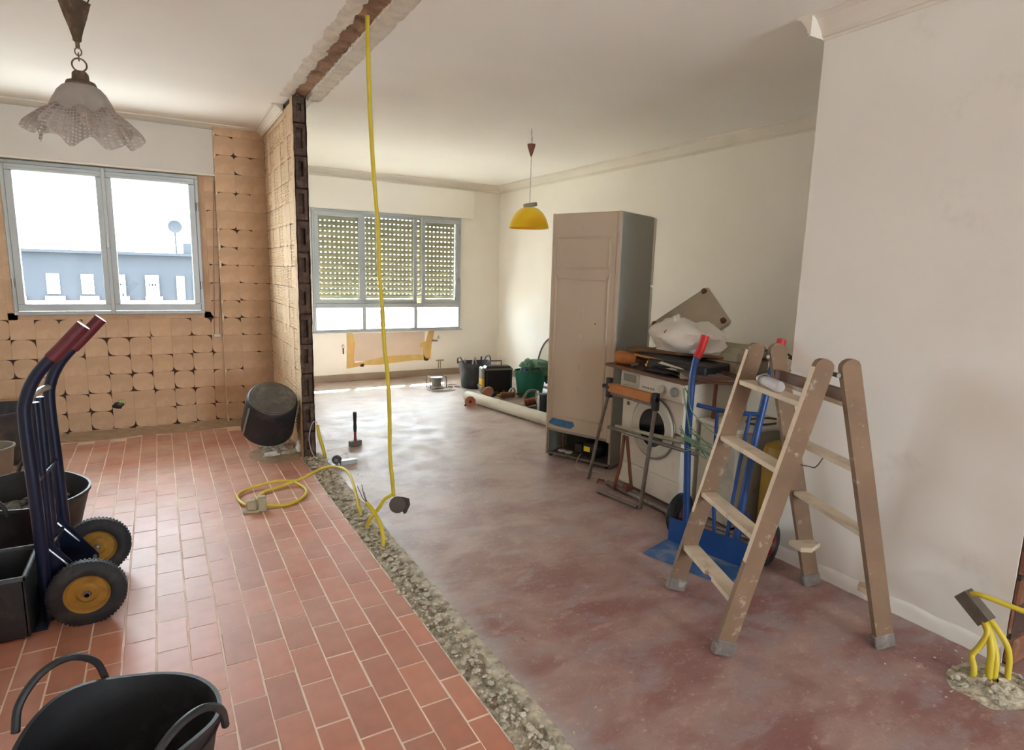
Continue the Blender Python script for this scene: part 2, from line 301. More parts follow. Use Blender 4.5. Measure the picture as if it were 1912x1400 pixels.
# ------------------------------------------------------------------ mesh helper
class MB:
    def __init__(s): s.v = []; s.f = []
    def add(s, vs, fs, M=None):
        k = len(s.v)
        s.v += [tuple(M @ Vector(v)) if M is not None else tuple(v) for v in vs]
        s.f += [tuple(i+k for i in f) for f in fs]
        return s
    def box(s, x0, x1, y0, y1, z0, z1, M=None):
        vs = [(x, y, z) for z in (z0, z1) for y in (y0, y1) for x in (x0, x1)]
        return s.add(vs, [(0, 2, 3, 1), (4, 5, 7, 6), (0, 1, 5, 4), (2, 6, 7, 3), (0, 4, 6, 2), (1, 3, 7, 5)], M)
    def cbox(s, x0, x1, y0, y1, z0, z1, c=.004, M=None):
        # box with chamfered edges (24 verts)
        c = min(c, (x1-x0)*.45, (y1-y0)*.45, (z1-z0)*.45)
        bm = bmesh.new(); bmesh.ops.create_cube(bm, size=1)
        for v in bm.verts: v.co = Vector(((x0+x1)/2+v.co.x*(x1-x0), (y0+y1)/2+v.co.y*(y1-y0), (z0+z1)/2+v.co.z*(z1-z0)))
        bmesh.ops.bevel(bm, geom=bm.edges[:], offset=c, segments=1, affect='EDGES')
        bm.verts.index_update()
        s.add([v.co[:] for v in bm.verts], [[v.index for v in f.verts] for f in bm.faces], M); bm.free(); return s
    def cyl(s, p0, p1, r0, r1=None, n=16, cap=True):
        r1 = r0 if r1 is None else r1
        p0, p1 = Vector(p0), Vector(p1); d = (p1-p0).normalized()
        a = d.orthogonal().normalized(); b = d.cross(a)
        vs = []
        for p, r in ((p0, r0), (p1, r1)):
            vs += [tuple(p+a*r*math.cos(2*PI*i/n)+b*r*math.sin(2*PI*i/n)) for i in range(n)]
        fs = [(i, (i+1) % n, n+(i+1) % n, n+i) for i in range(n)]
        if cap: fs += [tuple(range(n))[::-1], tuple(range(n, 2*n))]
        return s.add(vs, fs)
    def tube(s, path, r, n=8, sub=4, closed=False, rx=None):
        P = [Vector(p) for p in path]
        Q = []
        m = len(P)
        if sub > 1 and m > 2:
            rng = range(m if closed else m-1)
            for i in rng:
                p0 = P[(i-1) % m] if closed or i > 0 else P[0]*2-P[1]
                p1 = P[i]; p2 = P[(i+1) % m]
                p3 = P[(i+2) % m] if closed or i+2 < m else P[-1]*2-P[-2]
                for k in range(sub):
                    t = k/sub
                    Q.append(.5*((2*p1)+(-p0+p2)*t+(2*p0-5*p1+4*p2-p3)*t*t+(-p0+3*p1-3*p2+p3)*t**3))
            if not closed: Q.append(P[-1])
        else: Q = P
        k = len(Q); rings = []
        T = (Q[1]-Q[0]).normalized(); a = T.orthogonal().normalized()
        vs = []
        for i, q in enumerate(Q):
            t = (Q[(i+1) % k]-Q[(i-1) % k]) if closed or 0 < i < k-1 else (Q[1]-Q[0] if i == 0 else Q[-1]-Q[-2])
            t.normalize(); a = (a-t*a.dot(t)).normalized(); b = t.cross(a)
            rr = r(i/(k-1)) if callable(r) else r
            vs += [tuple(q+a*rr*math.cos(2*PI*j/n)+b*rr*math.sin(2*PI*j/n)) for j in range(n)]
        fs = [(i*n+j, i*n+(j+1) % n, ((i+1) % k)*n+(j+1) % n, ((i+1) % k)*n+j) for i in range(k if closed else k-1) for j in range(n)]
        if not closed: fs += [tuple(range(n))[::-1], tuple(range((k-1)*n, k*n))]
        return s.add(vs, fs)
    def lathe(s, prof, n=32, M=None, wob=None, close=False):
        vs = []
        for i, (r, z) in enumerate(prof):
            for j in range(n):
                a = 2*PI*j/n
                rr, zz = (r, z) if wob is None else wob(i, r, z, a)
                vs.append((rr*math.cos(a), rr*math.sin(a), zz))
        m = len(prof)
        fs = [(i*n+j, i*n+(j+1) % n, ((i+1) % m)*n+(j+1) % n, ((i+1) % m)*n+j) for i in range(m if close else m-1) for j in range(n)]
        if not close:
            if prof[0][0] > 1e-4: pass
        return s.add(vs, fs, M)
    def disc(s, r, z, n=32, M=None, up=True):
        vs = [(r*math.cos(2*PI*i/n), r*math.sin(2*PI*i/n), z) for i in range(n)]
        return s.add(vs, [tuple(range(n)) if up else tuple(range(n))[::-1]], M)
    def prism(s, pts, axis, a, b, M=None):
        # polygon pts (2D) extruded along axis from a to b
        def mk(p, t):
            return {'x': (t, p[0], p[1]), 'y': (p[0], t, p[1]), 'z': (p[0], p[1], t)}[axis]
        n = len(pts)
        vs = [mk(p, a) for p in pts]+[mk(p, b) for p in pts]
        fs = [(i, (i+1) % n, n+(i+1) % n, n+i) for i in range(n)]+[tuple(range(n))[::-1], tuple(range(n, 2*n))]
        return s.add(vs, fs, M)
    def grid(s, nx, ny, fn):
        vs = [fn(i/nx, j/ny) for j in range(ny+1) for i in range(nx+1)]
        fs = [(j*(nx+1)+i, j*(nx+1)+i+1, (j+1)*(nx+1)+i+1, (j+1)*(nx+1)+i) for j in range(ny) for i in range(nx)]
        return s.add(vs, fs)
    def blob(s, c, r, sub=2, amp=.2, sc=3, seed=0):
        bm = bmesh.new(); bmesh.ops.create_icosphere(bm, subdivisions=sub, radius=1)
        for v in bm.verts:
            d = v.co.copy(); k = 1+amp*noise.noise(d*sc+Vector((seed*7.3, seed*1.7, seed)))
            v.co = Vector((d.x*r[0]*k+c[0], d.y*r[1]*k+c[1], d.z*r[2]*k+c[2]))
        bm.verts.index_update()
        s.add([v.co[:] for v in bm.verts], [[v.index for v in f.verts] for f in bm.faces]); bm.free(); return s

def chain(o):
    M = Matrix.Identity(4)
    while o is not None:
        M = Matrix.LocRotScale(o.location, o.rotation_euler, None) @ M
        o = o.parent
    return M
def mesh_of(name, mb, m, smooth=False):
    me = bpy.data.meshes.new(name)
    me.from_pydata([tuple(v) for v in mb.v], [], mb.f)
    bm = bmesh.new(); bm.from_mesh(me); bmesh.ops.recalc_face_normals(bm, faces=bm.faces[:]); bm.to_mesh(me); bm.free()
    me.materials.append(m)
    if smooth:
        for p in me.polygons: p.use_smooth = True
        me.set_sharp_from_angle(angle=math.radians(38))
    return me
def obj(name, mb, m, parent=None, smooth=False, world=False, stuff=False, label=None):
    if world and parent is not None:
        inv = chain(parent).inverted()
        mb.v = [tuple(inv @ Vector(v)) for v in mb.v]
    o = bpy.data.objects.new(name, mesh_of(name, mb, m, smooth)); COL.objects.link(o)
    o.parent = parent
    if stuff: o['kind'] = 'stuff'
    if label: o['label'] = label
    return o
def thing(name, label, cat, loc=(0, 0, 0), rz=0, group=None, rot=None):
    o = bpy.data.objects.new(name, None); COL.objects.link(o); o.empty_display_size = .05
    o.location = loc; o.rotation_euler = rot or (0, 0, rz)
    o['label'] = label; o['category'] = cat
    if group: o['group'] = group
    return o
def tag(o, label, cat, group=None):
    o['label'] = label; o['category'] = cat
    if group: o['group'] = group
    return o
def recentre(o):
    # put the object's origin at the middle of its base
    me = o.data; xs = [v.co for v in me.vertices]
    c = Vector(((min(v.x for v in xs)+max(v.x for v in xs))/2, (min(v.y for v in xs)+max(v.y for v in xs))/2, min(v.z for v in xs)))
    me.transform(Matrix.Translation(-c)); o.location = o.location+c
    return o
def solo(name, mb, m, label, cat, smooth=False, group=None):
    return tag(recentre(obj(name, mb, m, None, smooth)), label, cat, group)
def struct(name, mb, m, parent=None, smooth=False):
    o = obj(name, mb, m, parent, smooth)
    if parent is None: o['kind'] = 'structure'
    return o
def inst(name, me, loc, parent, rot=(0, 0, 0), stuff=False):
    o = bpy.data.objects.new(name, me); COL.objects.link(o); o.parent = parent; o.location = loc; o.rotation_euler = rot
    return o

CZ = 2.74
# ------------------------------------------------------------------ floor
fl = struct('floor', MB().box(1.03, 4.9, -5.25, 8.45, -.2, 0).box(-1.85, .90, -5.25, 6.66, -.2, 0).box(.90, 1.03, -5.25, 8.45, -.25, -.035), floor_m)
# grout bed under the tiles
obj('grout_bed', MB().box(-1.6, .901, -5.0, 6.36, 0, .0046), grout, fl)
# terracotta tiles, laid in running bond
TW, TL = .1133, .2353
X0 = -.0938
def tile_mesh(wd, ln, k):
    mb = MB(); mb.cbox(-wd/2, wd/2, -ln/2, ln/2, 0, .0045, .0018)
    return mesh_of('tile', mb, tile_m)
tvar = [tile_mesh(TW-.0044+random.uniform(-.001, .001), TL-.0042+random.uniform(-.0015, .0015), k) for k in range(6)]
cells = []
for c in range(-13, 9):
    x = X0+TW*(c+.5)
    ph = 2.551+(c % 2)*TL*.5+random.uniform(-.02, .02)+(.05 if c > 5 else 0)
    for r in range(-22, 17):
        y = ph+TL*(r+.5)
        if y-TL/2 < -2.5 or y+TL/2 > 6.2: continue
        if x+TW/2 > .94: continue
        cells.append((x, y, c, r))
def seen(x, y):
    d = Vector((x, y, 0))-Vector((0, 0, H)); z = d.dot(fw)
    if z < .3: return -1
    px, py = 956+Fpx*d.dot(r2)/z, 700-Fpx*d.dot(u2)/z
    if px < -60 or px > 1975 or py > 1470: return -1
    return 1/z
ranked = sorted([c for c in cells if seen(c[0], c[1]) > 0], key=lambda c: -seen(c[0], c[1]))
top = set(ranked[:300])
rest = MB()
nvar = [tile_mesh(.083+random.uniform(-.003, .003), TL-.006, k) for k in range(3)]
for c in cells:
    dz = random.uniform(-.0006, .0006); rz = random.uniform(-.006, .006)
    if c in top:
        o = inst('tile', random.choice(nvar if c[2] == 8 else tvar), (c[0]-(.014 if c[2] == 8 else 0)+random.uniform(-.0012, .0012), c[1], .0012+dz), fl, (random.uniform(-.002, .002), random.uniform(-.002, .002), rz))
    else:
        rest.cbox(c[0]-TW/2+.003, min(.897, c[0]+TW/2-.003), c[1]-TL/2+.003, c[1]+TL/2-.003, .0012, .0055, .0015)
obj('tile', rest, tile_m, fl, stuff=True)

# mortar dust bank along the window wall, left room
def dustfn(u, v):
    x = -1.55+u*2.45; y = 6.36-v*(.27+.07*noise.noise(Vector((x*3, 0, 0))))
    z = .006+(1-v)**1.5*.018+.008*noise.noise(Vector((x*14, y*14, 1)))*(1-v)
    if v > .98: z = .0045
    return (x, y, z)
obj('mortar_dust', MB().grid(90, 10, dustfn), dust_m, fl, True, stuff=True)
# dust patch below the upturned bucket and by the stub
def dust2(u, v):
    a = u*2*PI; r = v*(.2+.05*noise.noise(Vector((math.cos(a)*2, math.sin(a)*2, 4))))
    return (.74+r*1.0*math.cos(a), 5.05+r*1.4*math.sin(a), .0057+(1-v)*.008+.003*noise.noise(Vector((u*20, v*9, 3)))*(1-v))
obj('mortar_dust', MB().grid(28, 6, dust2), dust_m, fl, True, stuff=True)

# trench left by the demolished partition
def tr(u, v):
    y = -1.0+v*5.95; x = .885+u*.175
    edge = min(u, 1-u)
    d = Vector((x*26, y*26, 0)); d2 = Vector((x*70, y*70, 5))
    z = -.012+.02*noise.noise(d)+.010*noise.noise(d2)+.012*abs(noise.noise(Vector((x*11, y*9, 9))))
    if edge < .12: z = .006+.004*noise.noise(d)
    if u == 0: z = -.006
    if u == 1: z = .0008; x += .015*noise.noise(Vector((0, y*9, 2)))+.01
    if u == 0: x += .008+.008*noise.noise(Vector((3, y*9, 2)))
    if x > 1.022: z = max(z, .0015+.003*abs(noise.noise(d2))) if u < 1 else .0004
    return (x, y, z)
obj('broken_concrete', MB().grid(16, 560, tr), concrete, fl, True, stuff=True)
rb = MB()
for i in range(900):
    y = random.uniform(.6, 4.95); x = random.gauss(.965, .034)
    if not .89 < x < 1.05: continue
    s = random.choice((.004, .005, .007, .009, .014))*random.uniform(.7, 1.3)
    rb.blob((x, y, .004), (s, s*random.uniform(.6, 1.3), s*.55), 1, .9, 1.4, i)
obj('rubble', rb, rubble_m, fl, stuff=True)
# crumbs over the trench edges and floor
cr_ = MB()
for i in range(160):
    x, y = random.choice(((random.uniform(.6, .9), random.uniform(4.6, 5.4)), (random.uniform(1.03, 1.25), random.uniform(1.2, 5.0)), (random.uniform(2.4, 2.8), random.uniform(.75, 1.15)), (random.uniform(-.6, .9), random.uniform(5.9, 6.3)), (random.uniform(2.5, 2.8), random.uniform(2.6, 3.6))))
    s = random.uniform(.002, .007)
    cr_.blob((x, y, .005), (s, s, s*.6), 1, .8, 1.4, i)
obj('crumb', cr_, rubble_m, fl, stuff=True)

# ------------------------------------------------------------------ ceiling
ce = struct('ceiling', MB().box(-1.85, .925, -5.25, 6.66, CZ, CZ+.2).box(1.035, 4.9, -5.25, 8.45, CZ, CZ+.2).box(.925, 1.035, -5.25, 8.45, CZ+.03, CZ+.2), ceil_white)
def scar(u, v):
    y = -1+v*5.95; x = .9+u*.16
    return (x, y, CZ+.012+.014*noise.noise(Vector((x*30, y*22, 1)))+.01*noise.noise(Vector((x*80, y*80, 1))))
obj('brown_base_coat', MB().grid(10, 420, scar), scar_m, ce, True, stuff=True)
def torn(side):
    def fn(u, v):
        y = -1+v*5.95
        if side < 0:
            j = .022*noise.noise(Vector((0, y*26, 2)))+.018*noise.noise(Vector((0, y*8, 5)))+.012*noise.noise(Vector((0, y*60, 7)))
            x = .848+.02*noise.noise(Vector((1, y*7, 3)))+.012*noise.noise(Vector((1, y*33, 3)))+u*(.084+j)
            z = CZ-.002-.013*math.sin(min(1, u*1.02)*PI*.9)*(.6+.9*abs(noise.noise(Vector((x*26, y*20, 3)))))
        else:
            j = .009*noise.noise(Vector((4, y*20, 2)))
            x = 1.15+.006*noise.noise(Vector((1, y*14, 3)))+u*(-.118+j)
            z = CZ-.002-.010*(1 if .1 < u < .95 else 0)-.006*noise.noise(Vector((x*22, y*12, 3)))*(1 if u < .6 else .4)
        if u == 0: z = CZ+.001
        if u == 1: z = CZ+.012
        return (x, y, z)
    return fn
obj('torn_plaster', MB().grid(14, 520, torn(-1)), torn_m, ce, True, stuff=True)
obj('plaster_strip', MB().grid(10, 360, torn(1)), torn_m, ce, True, stuff=True)

def cornice(name, p0, p1, inward, depth, drop, steps=True):
    # simple stepped cove profile swept from p0 to p1; inward = unit vector into the room
    a, b, n = Vector((*p0, 0)), Vector((*p1, 0)), Vector((*inward, 0))
    prof = [(0, 0), (depth, 0), (depth, -.010), (depth*.86, -.014), (depth*.7, -drop*.22), (depth*.42, -drop*.5), (depth*.24, -drop*.72), (depth*.22, -drop*.86), (depth*.12, -drop*.88), (depth*.10, -drop), (0, -drop)]
    vs = [tuple(q+n*d+Vector((0, 0, CZ+z))) for q in (a, b) for d, z in prof]
    k = len(prof); fs = [(i, (i+1) % k, k+(i+1) % k, k+i) for i in range(k)]+[tuple(range(k)), tuple(range(k, 2*k))[::-1]]
    return struct(name, MB().add(vs, fs), cornice_m)
cornice('trim_1', (-1.6, 6.37), (.92, 6.37), (0, -1), .10, .055)
cornice('trim_2', (.92, 6.37), (.92, 5.22), (-1, 0), .085, .055)
cornice('trim_3', (1.02, 8.15), (4.45, 8.15), (0, -1), .10, .10)
cornice('trim_4', (4.45, 8.15), (4.45, 2.0), (-1, 0), .10, .10)
cornice('trim_5', (2.85, 2.0), (2.85, .93), (-1, 0), .11, .105)
cornice('trim_6', (4.45, 2.0), (2.74, 2.0), (0, 1), .08, .10)
cornice('trim_7', (1.02, 4.98), (1.02, 8.15), (1, 0), .07, .08)

# ------------------------------------------------------------------ walls
def wall_with_hole(name, x0, x1, y0, y1, hx0, hx1, hz0, hz1, m, zt=CZ+.05):
    mb = MB().box(x0, hx0, y0, y1, -.1, zt).box(hx1, x1, y0, y1, -.1, zt).box(hx0, hx1, y0, y1, -.1, hz0).box(hx0, hx1, y0, y1, hz1, zt)
    return struct(name, mb, m)
wall_wl = wall_with_hole('wall_window_left', -1.85, .92, 6.37, 6.64, -1.09, .35, 1.06, 2.28, mortar_dark)
wall_far = wall_with_hole('wall_far', 1.02, 4.7, 8.15, 8.42, 1.77, 3.77, .69, 2.24, wall_white)
struct('wall_left', MB().box(-1.85, -1.6, -5.25, 6.64, -.1, CZ+.05), wall_white)
wall_with_hole('wall_rear', -1.85, 4.9, -5.25, -5.0, 1.35, 2.75, .8, 2.2, wall_white)  # unseen rear opening, added to fill the room with sky light
struct('wall_right_far', MB().box(4.45, 4.7, -5.25, 8.42, -.1, CZ+.05), wall_white)
wn = struct('wall_right_near', MB().box(2.85, 4.45, .93, 2.0, -.1, CZ), wall_near)
# ragged bottom edge with a low plinth of filler on the near right wall
def plinth(u, v):
    y = .94+u*1.06; h = .075+.01*noise.noise(Vector((y*9, 0, 0)))
    z = v*h; x = 2.85-.010*(1-v**3)-.004*noise.noise(Vector((y*22, z*22, 0)))
    if v == 1: x = 2.851
    return (x, y, z)
obj('plaster_skirting', MB().grid(60, 6, plinth), wall_near, wn, True)
# broken brick end of that wall
bb = MB()
jm = []
for k in range(22):
    z0 = k*.125
    q = MB(); jit = [random.uniform(-.012, .012) for _ in range(8)]
    q.cbox(2.852+jit[0]*.3, 2.97, .905+jit[1], .932, z0+.004, z0+.112, .008)
    obj('brick', q, brick_m, wn)
obj('jamb_mortar', MB().box(2.856, 4.45, .915, .931, 0, CZ), mortar_dark, wn)
struct('baseboard_far', MB().box(1.02, 4.45, 8.125, 8.15, 0, .085).box(1.02, 4.45, 8.118, 8.15, .078, .09), base_m)
struct('baseboard_right', MB().box(4.425, 4.45, 2.0, 8.125, 0, .085), base_m)

# partition stub between the two rooms
pt = struct('wall_partition', MB().box(.935, 1.02, 4.96, 8.42, -.05, CZ+.03), wall_white)
obj('mortar_backing', MB().box(.93, .9352, 4.94, 6.37, 0, CZ), mortar_dark, pt)
obj('rough_edge', MB().grid(8, 90, lambda u, v: (.925+u*.095, 4.955+.008*noise.noise(Vector((u*5, v*60, 0))), v*(CZ+.01))), brick_end_m, pt, True)
z = -.03; k = 0
while z < CZ:
    hgt = .235
    z1 = min(z+hgt, CZ+.01)
    y0 = 4.905+random.uniform(-.012, .012)
    q = MB()
    # hollow clay brick: shell with a dark vertical cell, broken lips
    xa, xb = .93+random.uniform(-.006, .008), 1.018+random.uniform(-.006, .003)
    c0, c1 = xa+.02+random.uniform(0, .01), xb-.022-random.uniform(0, .012)
    q.cbox(xa, c0, y0, 4.97, z+.004, z1-.006, .005)
    q.cbox(c1, xb, y0+random.uniform(-.012, .006), 4.97, z+.004, z1-.006, .005)
    if z1-z > .15:
        q.cbox(xa+.004, xb-.004, y0+.004, 4.97, z+.004, z+.05+random.uniform(0, .04), .004)
        q.cbox(xa+.004, xb-.004, y0+.002, 4.97, z1-.035-random.uniform(0, .03), z1-.008, .004)
    obj('brick', q, brick_end_m, pt)
    q = MB().cbox(.926, 1.021, 4.93, 4.97, z-.006, z+.006, .003)
    z += hgt; k += 1
# ragged plaster edge on both faces of the stub end
def lip(xc, sg, ph):
    return lambda u, v: (xc+sg*.006*math.sin(u*PI), 4.885+u*.10+.02*noise.noise(Vector((ph, v*26, 0)))*(1-u)+.012*noise.noise(Vector((ph, v*70, 0)))*(1-u), v*CZ)
obj('plaster_lip', MB().grid(5, 160, lip(.924, -1, 1)), mortar_rib, pt, True)
obj('plaster_lip', MB().grid(5, 160, lip(1.021, 1, 8)), mat('lip_dark_plaster', (150, 122, 110), .9, var=.2, scale=10, bump=.3), pt, True)

# mortar pads left behind by the removed wall tiles
def pad_mesh(m, w_, h_, big=.075, th=.008, p=.55):
    pts = []
    for (cx, cz) in ((-1, -1), (1, -1), (1, 1), (-1, 1)):
        x, z = cx*w_/2, cz*h_/2
        if random.random() < p:
            a = random.uniform(.35, 1)*big; b_ = random.uniform(.35, 1)*big
            A = (x-cx*a, z); B = (x, z-cz*b_); M1 = (x-cx*a*.5, z-cz*b_*.13); M2 = (x-cx*a*.28, z-cz*b_*.28); M3 = (x-cx*a*.13, z-cz*b_*.5)
            if (cx, cz) == (-1, -1): seq = [B, M3, M2, M1, A]
            if (cx, cz) == (1, -1): seq = [A, M1, M2, M3, B]
            if (cx, cz) == (1, 1): seq = [B, M3, M2, M1, A]
            if (cx, cz) == (-1, 1): seq = [A, M1, M2, M3, B]
            pts += seq
        else: pts.append((x, z))
    mb = MB(); n = len(pts)
    inn = [(x*.96, z_*.96) for x, z_ in pts]
    vs = [(x, 0, z_) for x, z_ in pts]+[(x, -th*.7, z_) for x, z_ in pts]+[(x, -th, z_) for x, z_ in inn]
    fs = [(i, (i+1) % n, n+(i+1) % n, n+i) for i in range(n)]+[(n+i, n+(i+1) % n, 2*n+(i+1) % n, 2*n+i) for i in range(n)]
    fs += [tuple(range(2*n, 3*n))]
    mb.add(vs, fs)
    return mesh_of('mortar_pad', mb, m)
GP = .1655
pads = [pad_mesh(mortar, GP-.0005, .1635-.0005, p=q) for q in (.15, .25, .3, .35, .4, .45, .5, .55, .6, .7)]
def rib_mesh(w_, h_, n, wid, lo):
    # pad combed with a notched trowel: n horizontal ridges, some broken short
    mb = MB(); mb.box(-w_/2, w_/2, -.002, 0, -h_/2, h_/2)
    st = h_/n
    for i in range(n):
        z = -h_/2+st*(i+.5)
        if random.random() < .08: continue
        a = -w_/2+(random.uniform(0, lo) if random.random() < .6 else 0); b2 = w_/2-(random.uniform(0, lo) if random.random() < .6 else 0)
        t = random.uniform(.006, .009); hh = st*wid/2
        mb.add([(a, -.002, z-hh), (b2, -.002, z-hh), (b2, -.002, z+hh), (a, -.002, z+hh), (a+.004, -t, z-hh*.45), (b2-.004, -t, z-hh*.45), (b2-.004, -t, z+hh*.45), (a+.004, -t, z+hh*.45)], [(4, 5, 6, 7), (0, 1, 5, 4), (1, 2, 6, 5), (2, 3, 7, 6), (3, 0, 4, 7)])
    return mesh_of('mortar_pad', mb, mortar_rib)
ribs = [rib_mesh(GP-.006, .1635-.006, n_, w2_, lo_) for n_, w2_, lo_ in ((7, .7, .03), (8, .62, .05), (6, .7, .07), (7, .55, .04))]
ribs += [pad_mesh(mortar_rib, GP-.001, .1635-.0005, .05, .007, q) for q in (.5, .8)]
def pad_grid(parent, meshes, xs, zs, place, skip=None):
    for x in xs:
        for z in zs:
            if skip and skip(x, z): continue
            loc, rot = place(x, z)
            inst('mortar_pad', random.choice(meshes), loc, parent, rot)
GZ = [.032+.1635*(k+.5) for k in range(-1, 17)]
# below and beside the left window
def skipw(x, z):
    if -1.08 < x < .34 and 1.03 < z < 2.35: return True
    if z > 2.36 and x < .5: return True
    return False
xs = [.0755+GP*(k+.5) for k in range(-10, 3)]
# the z span beside the window is narrower: pads only where the wall is bare
obj('mortar_fill', MB().box(.356, .421, 6.364, 6.37, 1.01, 2.30).box(-1.085, -1.02, 6.364, 6.37, 1.01, 2.30).box(-1.085, .421, 6.364, 6.37, 1.012, 1.07), mortar, wall_wl)
pad_grid(wall_wl, pads, [x for x in xs if x < .5], GZ, lambda x, z: ((x, 6.3695, z), (0, 0, 0)), skipw)
# pilaster beside the window with its bright metal corner bead
pil = struct('wall_pilaster', MB().box(.515, .92, 6.318, 6.37, 0, CZ), mortar_dark)
pad_grid(pil, pads, [.5155+.0675+.001, .5155+.2275], GZ, lambda x, z: ((x if x > .7 else x, 6.3178, z), (0, 0, 0)), None)
pad_grid(pil, pads, [.5155+.2275+.1640], GZ, lambda x, z: ((x-.03, 6.3182, z), (0, 0, 0)), None)
bead = MB().grid(2, 120, lambda u, v: (.500+.014*u+.003*noise.noise(Vector((0, v*90, u))), 6.312+.004*noise.noise(Vector((3, v*70, u))), v*(CZ-.05)))
bead.box(.501, .517, 6.314, 6.37, 0, CZ-.05)
obj('corner_bead', bead, mat('corner_bead', (232, 216, 190), .6, 0, var=.1, scale=20, bump=.3), pil)
obj('reveal_lining', MB().box(.5045, .5055, 6.33, 6.37, .0, 2.3), mat('reveal_brick', (160, 104, 82), .9, var=.15, scale=12, bump=.4), pil)
# partition face, combed mortar
ys = [5.0+.1655*(k) for k in range(0, 9)]
ys = [y for y in ys if y < 6.31]
pad_grid(pt, ribs, [y+.04 for y in ys], [z for z in GZ if z < 2.66], lambda y, z: ((.930, y, z), (0, 0, -PI/2)), None)
obj('mortar_fill', MB().box(.9235, .9300, 4.93, 6.33, 2.645, 2.70), mortar_rib, pt)
# hole with a socket box in the window wall
sk = thing('socket_box', 'dark wall hole with a green-centred socket box below the left window', 'socket box', (-.35, 6.36, .22))
q = MB().lathe([(.001, 0), (.03, 0), (.034, -.004), (.036, -.02), (.04, -.02), (.04, 0), (.038, .004), (.0, .004)][1:6], 20, Matrix.Translation((0, 0, .04)) @ Matrix.Rotation(PI/2, 4, 'X'))
obj('rim', q, black_pl, sk, True)
obj('hole', MB().blob((-.03, 0, .02), (.045, .006, .03), 2, .6, 2, 3), black_pl, sk, True)
obj('inside', MB().lathe([(.001, 0), (.026, 0), (.026, .004), (.001, .004)], 20, Matrix.Translation((.004, -.006, .055)) @ Matrix.Scale(.5, 4, (0, 0, 1)) @ Matrix.Rotation(PI/2, 4, 'X')), mat('lime_plastic', (170, 200, 110), .5), sk)
obj('filler_patch', MB().prism([(-.05, .02), (-.035, .05), (-.01, .05), (.045, 0), (.05, -.04), (.03, -.055), (.0, -.05), (-.03, -.01)], 'y', 6.360, 6.3635, Matrix.Translation((.0, 0, .60))), spack, wall_wl)

# strap channel beside the window
ch = thing('strap_channel', 'tall narrow metal shutter strap channel right of the left window', 'strap channel', (.455, 6.36, .86))
q = MB().box(.425, .432, 6.345, 6.37, .85, 2.26).box(.470, .477, 6.345, 6.37, .85, 2.26).box(.425, .477, 6.362, 6.368, .85, 2.26)
q.v = [(x+(z-.85)*.045, y, z) for x, y, z in q.v]
obj('rail', q, mat('channel_metal', (150, 120, 100), .5, .3), ch, world=True)
obj('end_cap', MB().cbox(.423, .481, 6.338, 6.37, .83, .86, .004), white_box, ch, world=True)

# ------------------------------------------------------------------ left window
def frame(mb, x0, x1, z0, z1, y0, y1, t, tb=None):
    tb = t if tb is None else tb
    mb.cbox(x0, x1, y0, y1, z1-t, z1, .004); mb.cbox(x0, x1, y0, y1, z0, z0+tb, .004)
    mb.cbox(x0, x0+t, y0, y1, z0+tb, z1-t, .004); mb.cbox(x1-t, x1, y0, y1, z0+tb, z1-t, .004)
    return mb
win1 = struct('window_1', frame(MB(), -1.035, .36, 1.055, 2.285, 6.335, 6.42, .03), alu)
for (x0, x1) in ((-1.005, -.357), (-.345, .33)):
    s = obj('sash', frame(MB(), x0, x1, 1.088, 2.252, 6.322, 6.372, .05, .058), alu, win1)
    g = MB().box(x0+.05, x1-.05, 6.345, 6.349, 1.146, 2.202); obj('glass_pane', g, glass, s)
    obj('head_bar', MB().cbox(x0+.02, x1-.02, 6.312, 6.324, 2.205, 2.228, .003), alu, s)
obj('centre_post', MB().cbox(-.366, -.336, 6.312, 6.40, 1.06, 2.28, .004), alu, win1)
h = MB().cbox(-.362, -.34, 6.30, 6.316, 1.62, 1.74, .004); obj('latch', h, steel, win1)
for z in (1.28, 1.98): obj('hinge', MB().cyl((.345, 6.322, z), (.345, 6.322, z+.07), .009, n=10), steel, win1, True)
for z in (1.28,): obj('hinge', MB().cyl((-1.02, 6.322, z), (-1.02, 6.322, z+.07), .009, n=10), steel, win1, True)
# roller shutter boxes
sb1 = thing('shutter_box', 'wide white roller shutter box above the left two-pane window', 'shutter box', (-.55, 6.32, 2.29))
obj('front_panel', MB().cbox(-1.6, .497, 6.30, 6.37, 2.305, 2.692, .004), white_box, sb1, world=True)
obj('lit_lower_strip', MB().cbox(-1.6, .499, 6.288, 6.37, 2.290, 2.306, .003), cornice_m, sb1, world=True)  # paler strip puts the box's lit lower edge into the colour

# ------------------------------------------------------------------ far window
win2 = struct('window_2', frame(MB(), 1.72, 3.80, .675, 2.245, 8.11, 8.20, .032, .03), alu)
for x in (2.355, 3.085): obj('mullion', MB().cbox(x, x+.05, 8.105, 8.19, .70, 1.03, .004), alu, win2)
obj('transom', MB().cbox(1.75, 3.77, 8.10, 8.20, .985, 1.045, .004), alu, win2)
for (x0, x1, yy) in ((1.745, 2.375, 8.105), (2.375, 3.14, 8.135), (3.20, 3.775, 8.10)):
    s = obj('sash', frame(MB(), x0, x1, 1.045, 2.215, yy, yy+.04, .055 if yy != 8.135 else .04, .045), alu, win2)
    obj('glass_pane', MB().box(x0+.05, x1-.05, yy+.018, yy+.021, 1.09, 2.165), glass, s)
obj('sliding_stile', MB().cbox(3.09, 3.13, 8.12, 8.16, 1.06, 2.2, .004), alu, win2)
obj('sliding_stile', MB().cbox(3.205, 3.25, 8.098, 8.13, 1.06, 2.2, .004), alu, win2)
for x0, x1 in ((1.75, 2.355), (2.405, 3.085), (3.135, 3.77)):
    obj('glass_pane', MB().box(x0, x1, 8.15, 8.153, .705, .985), glass, win2)
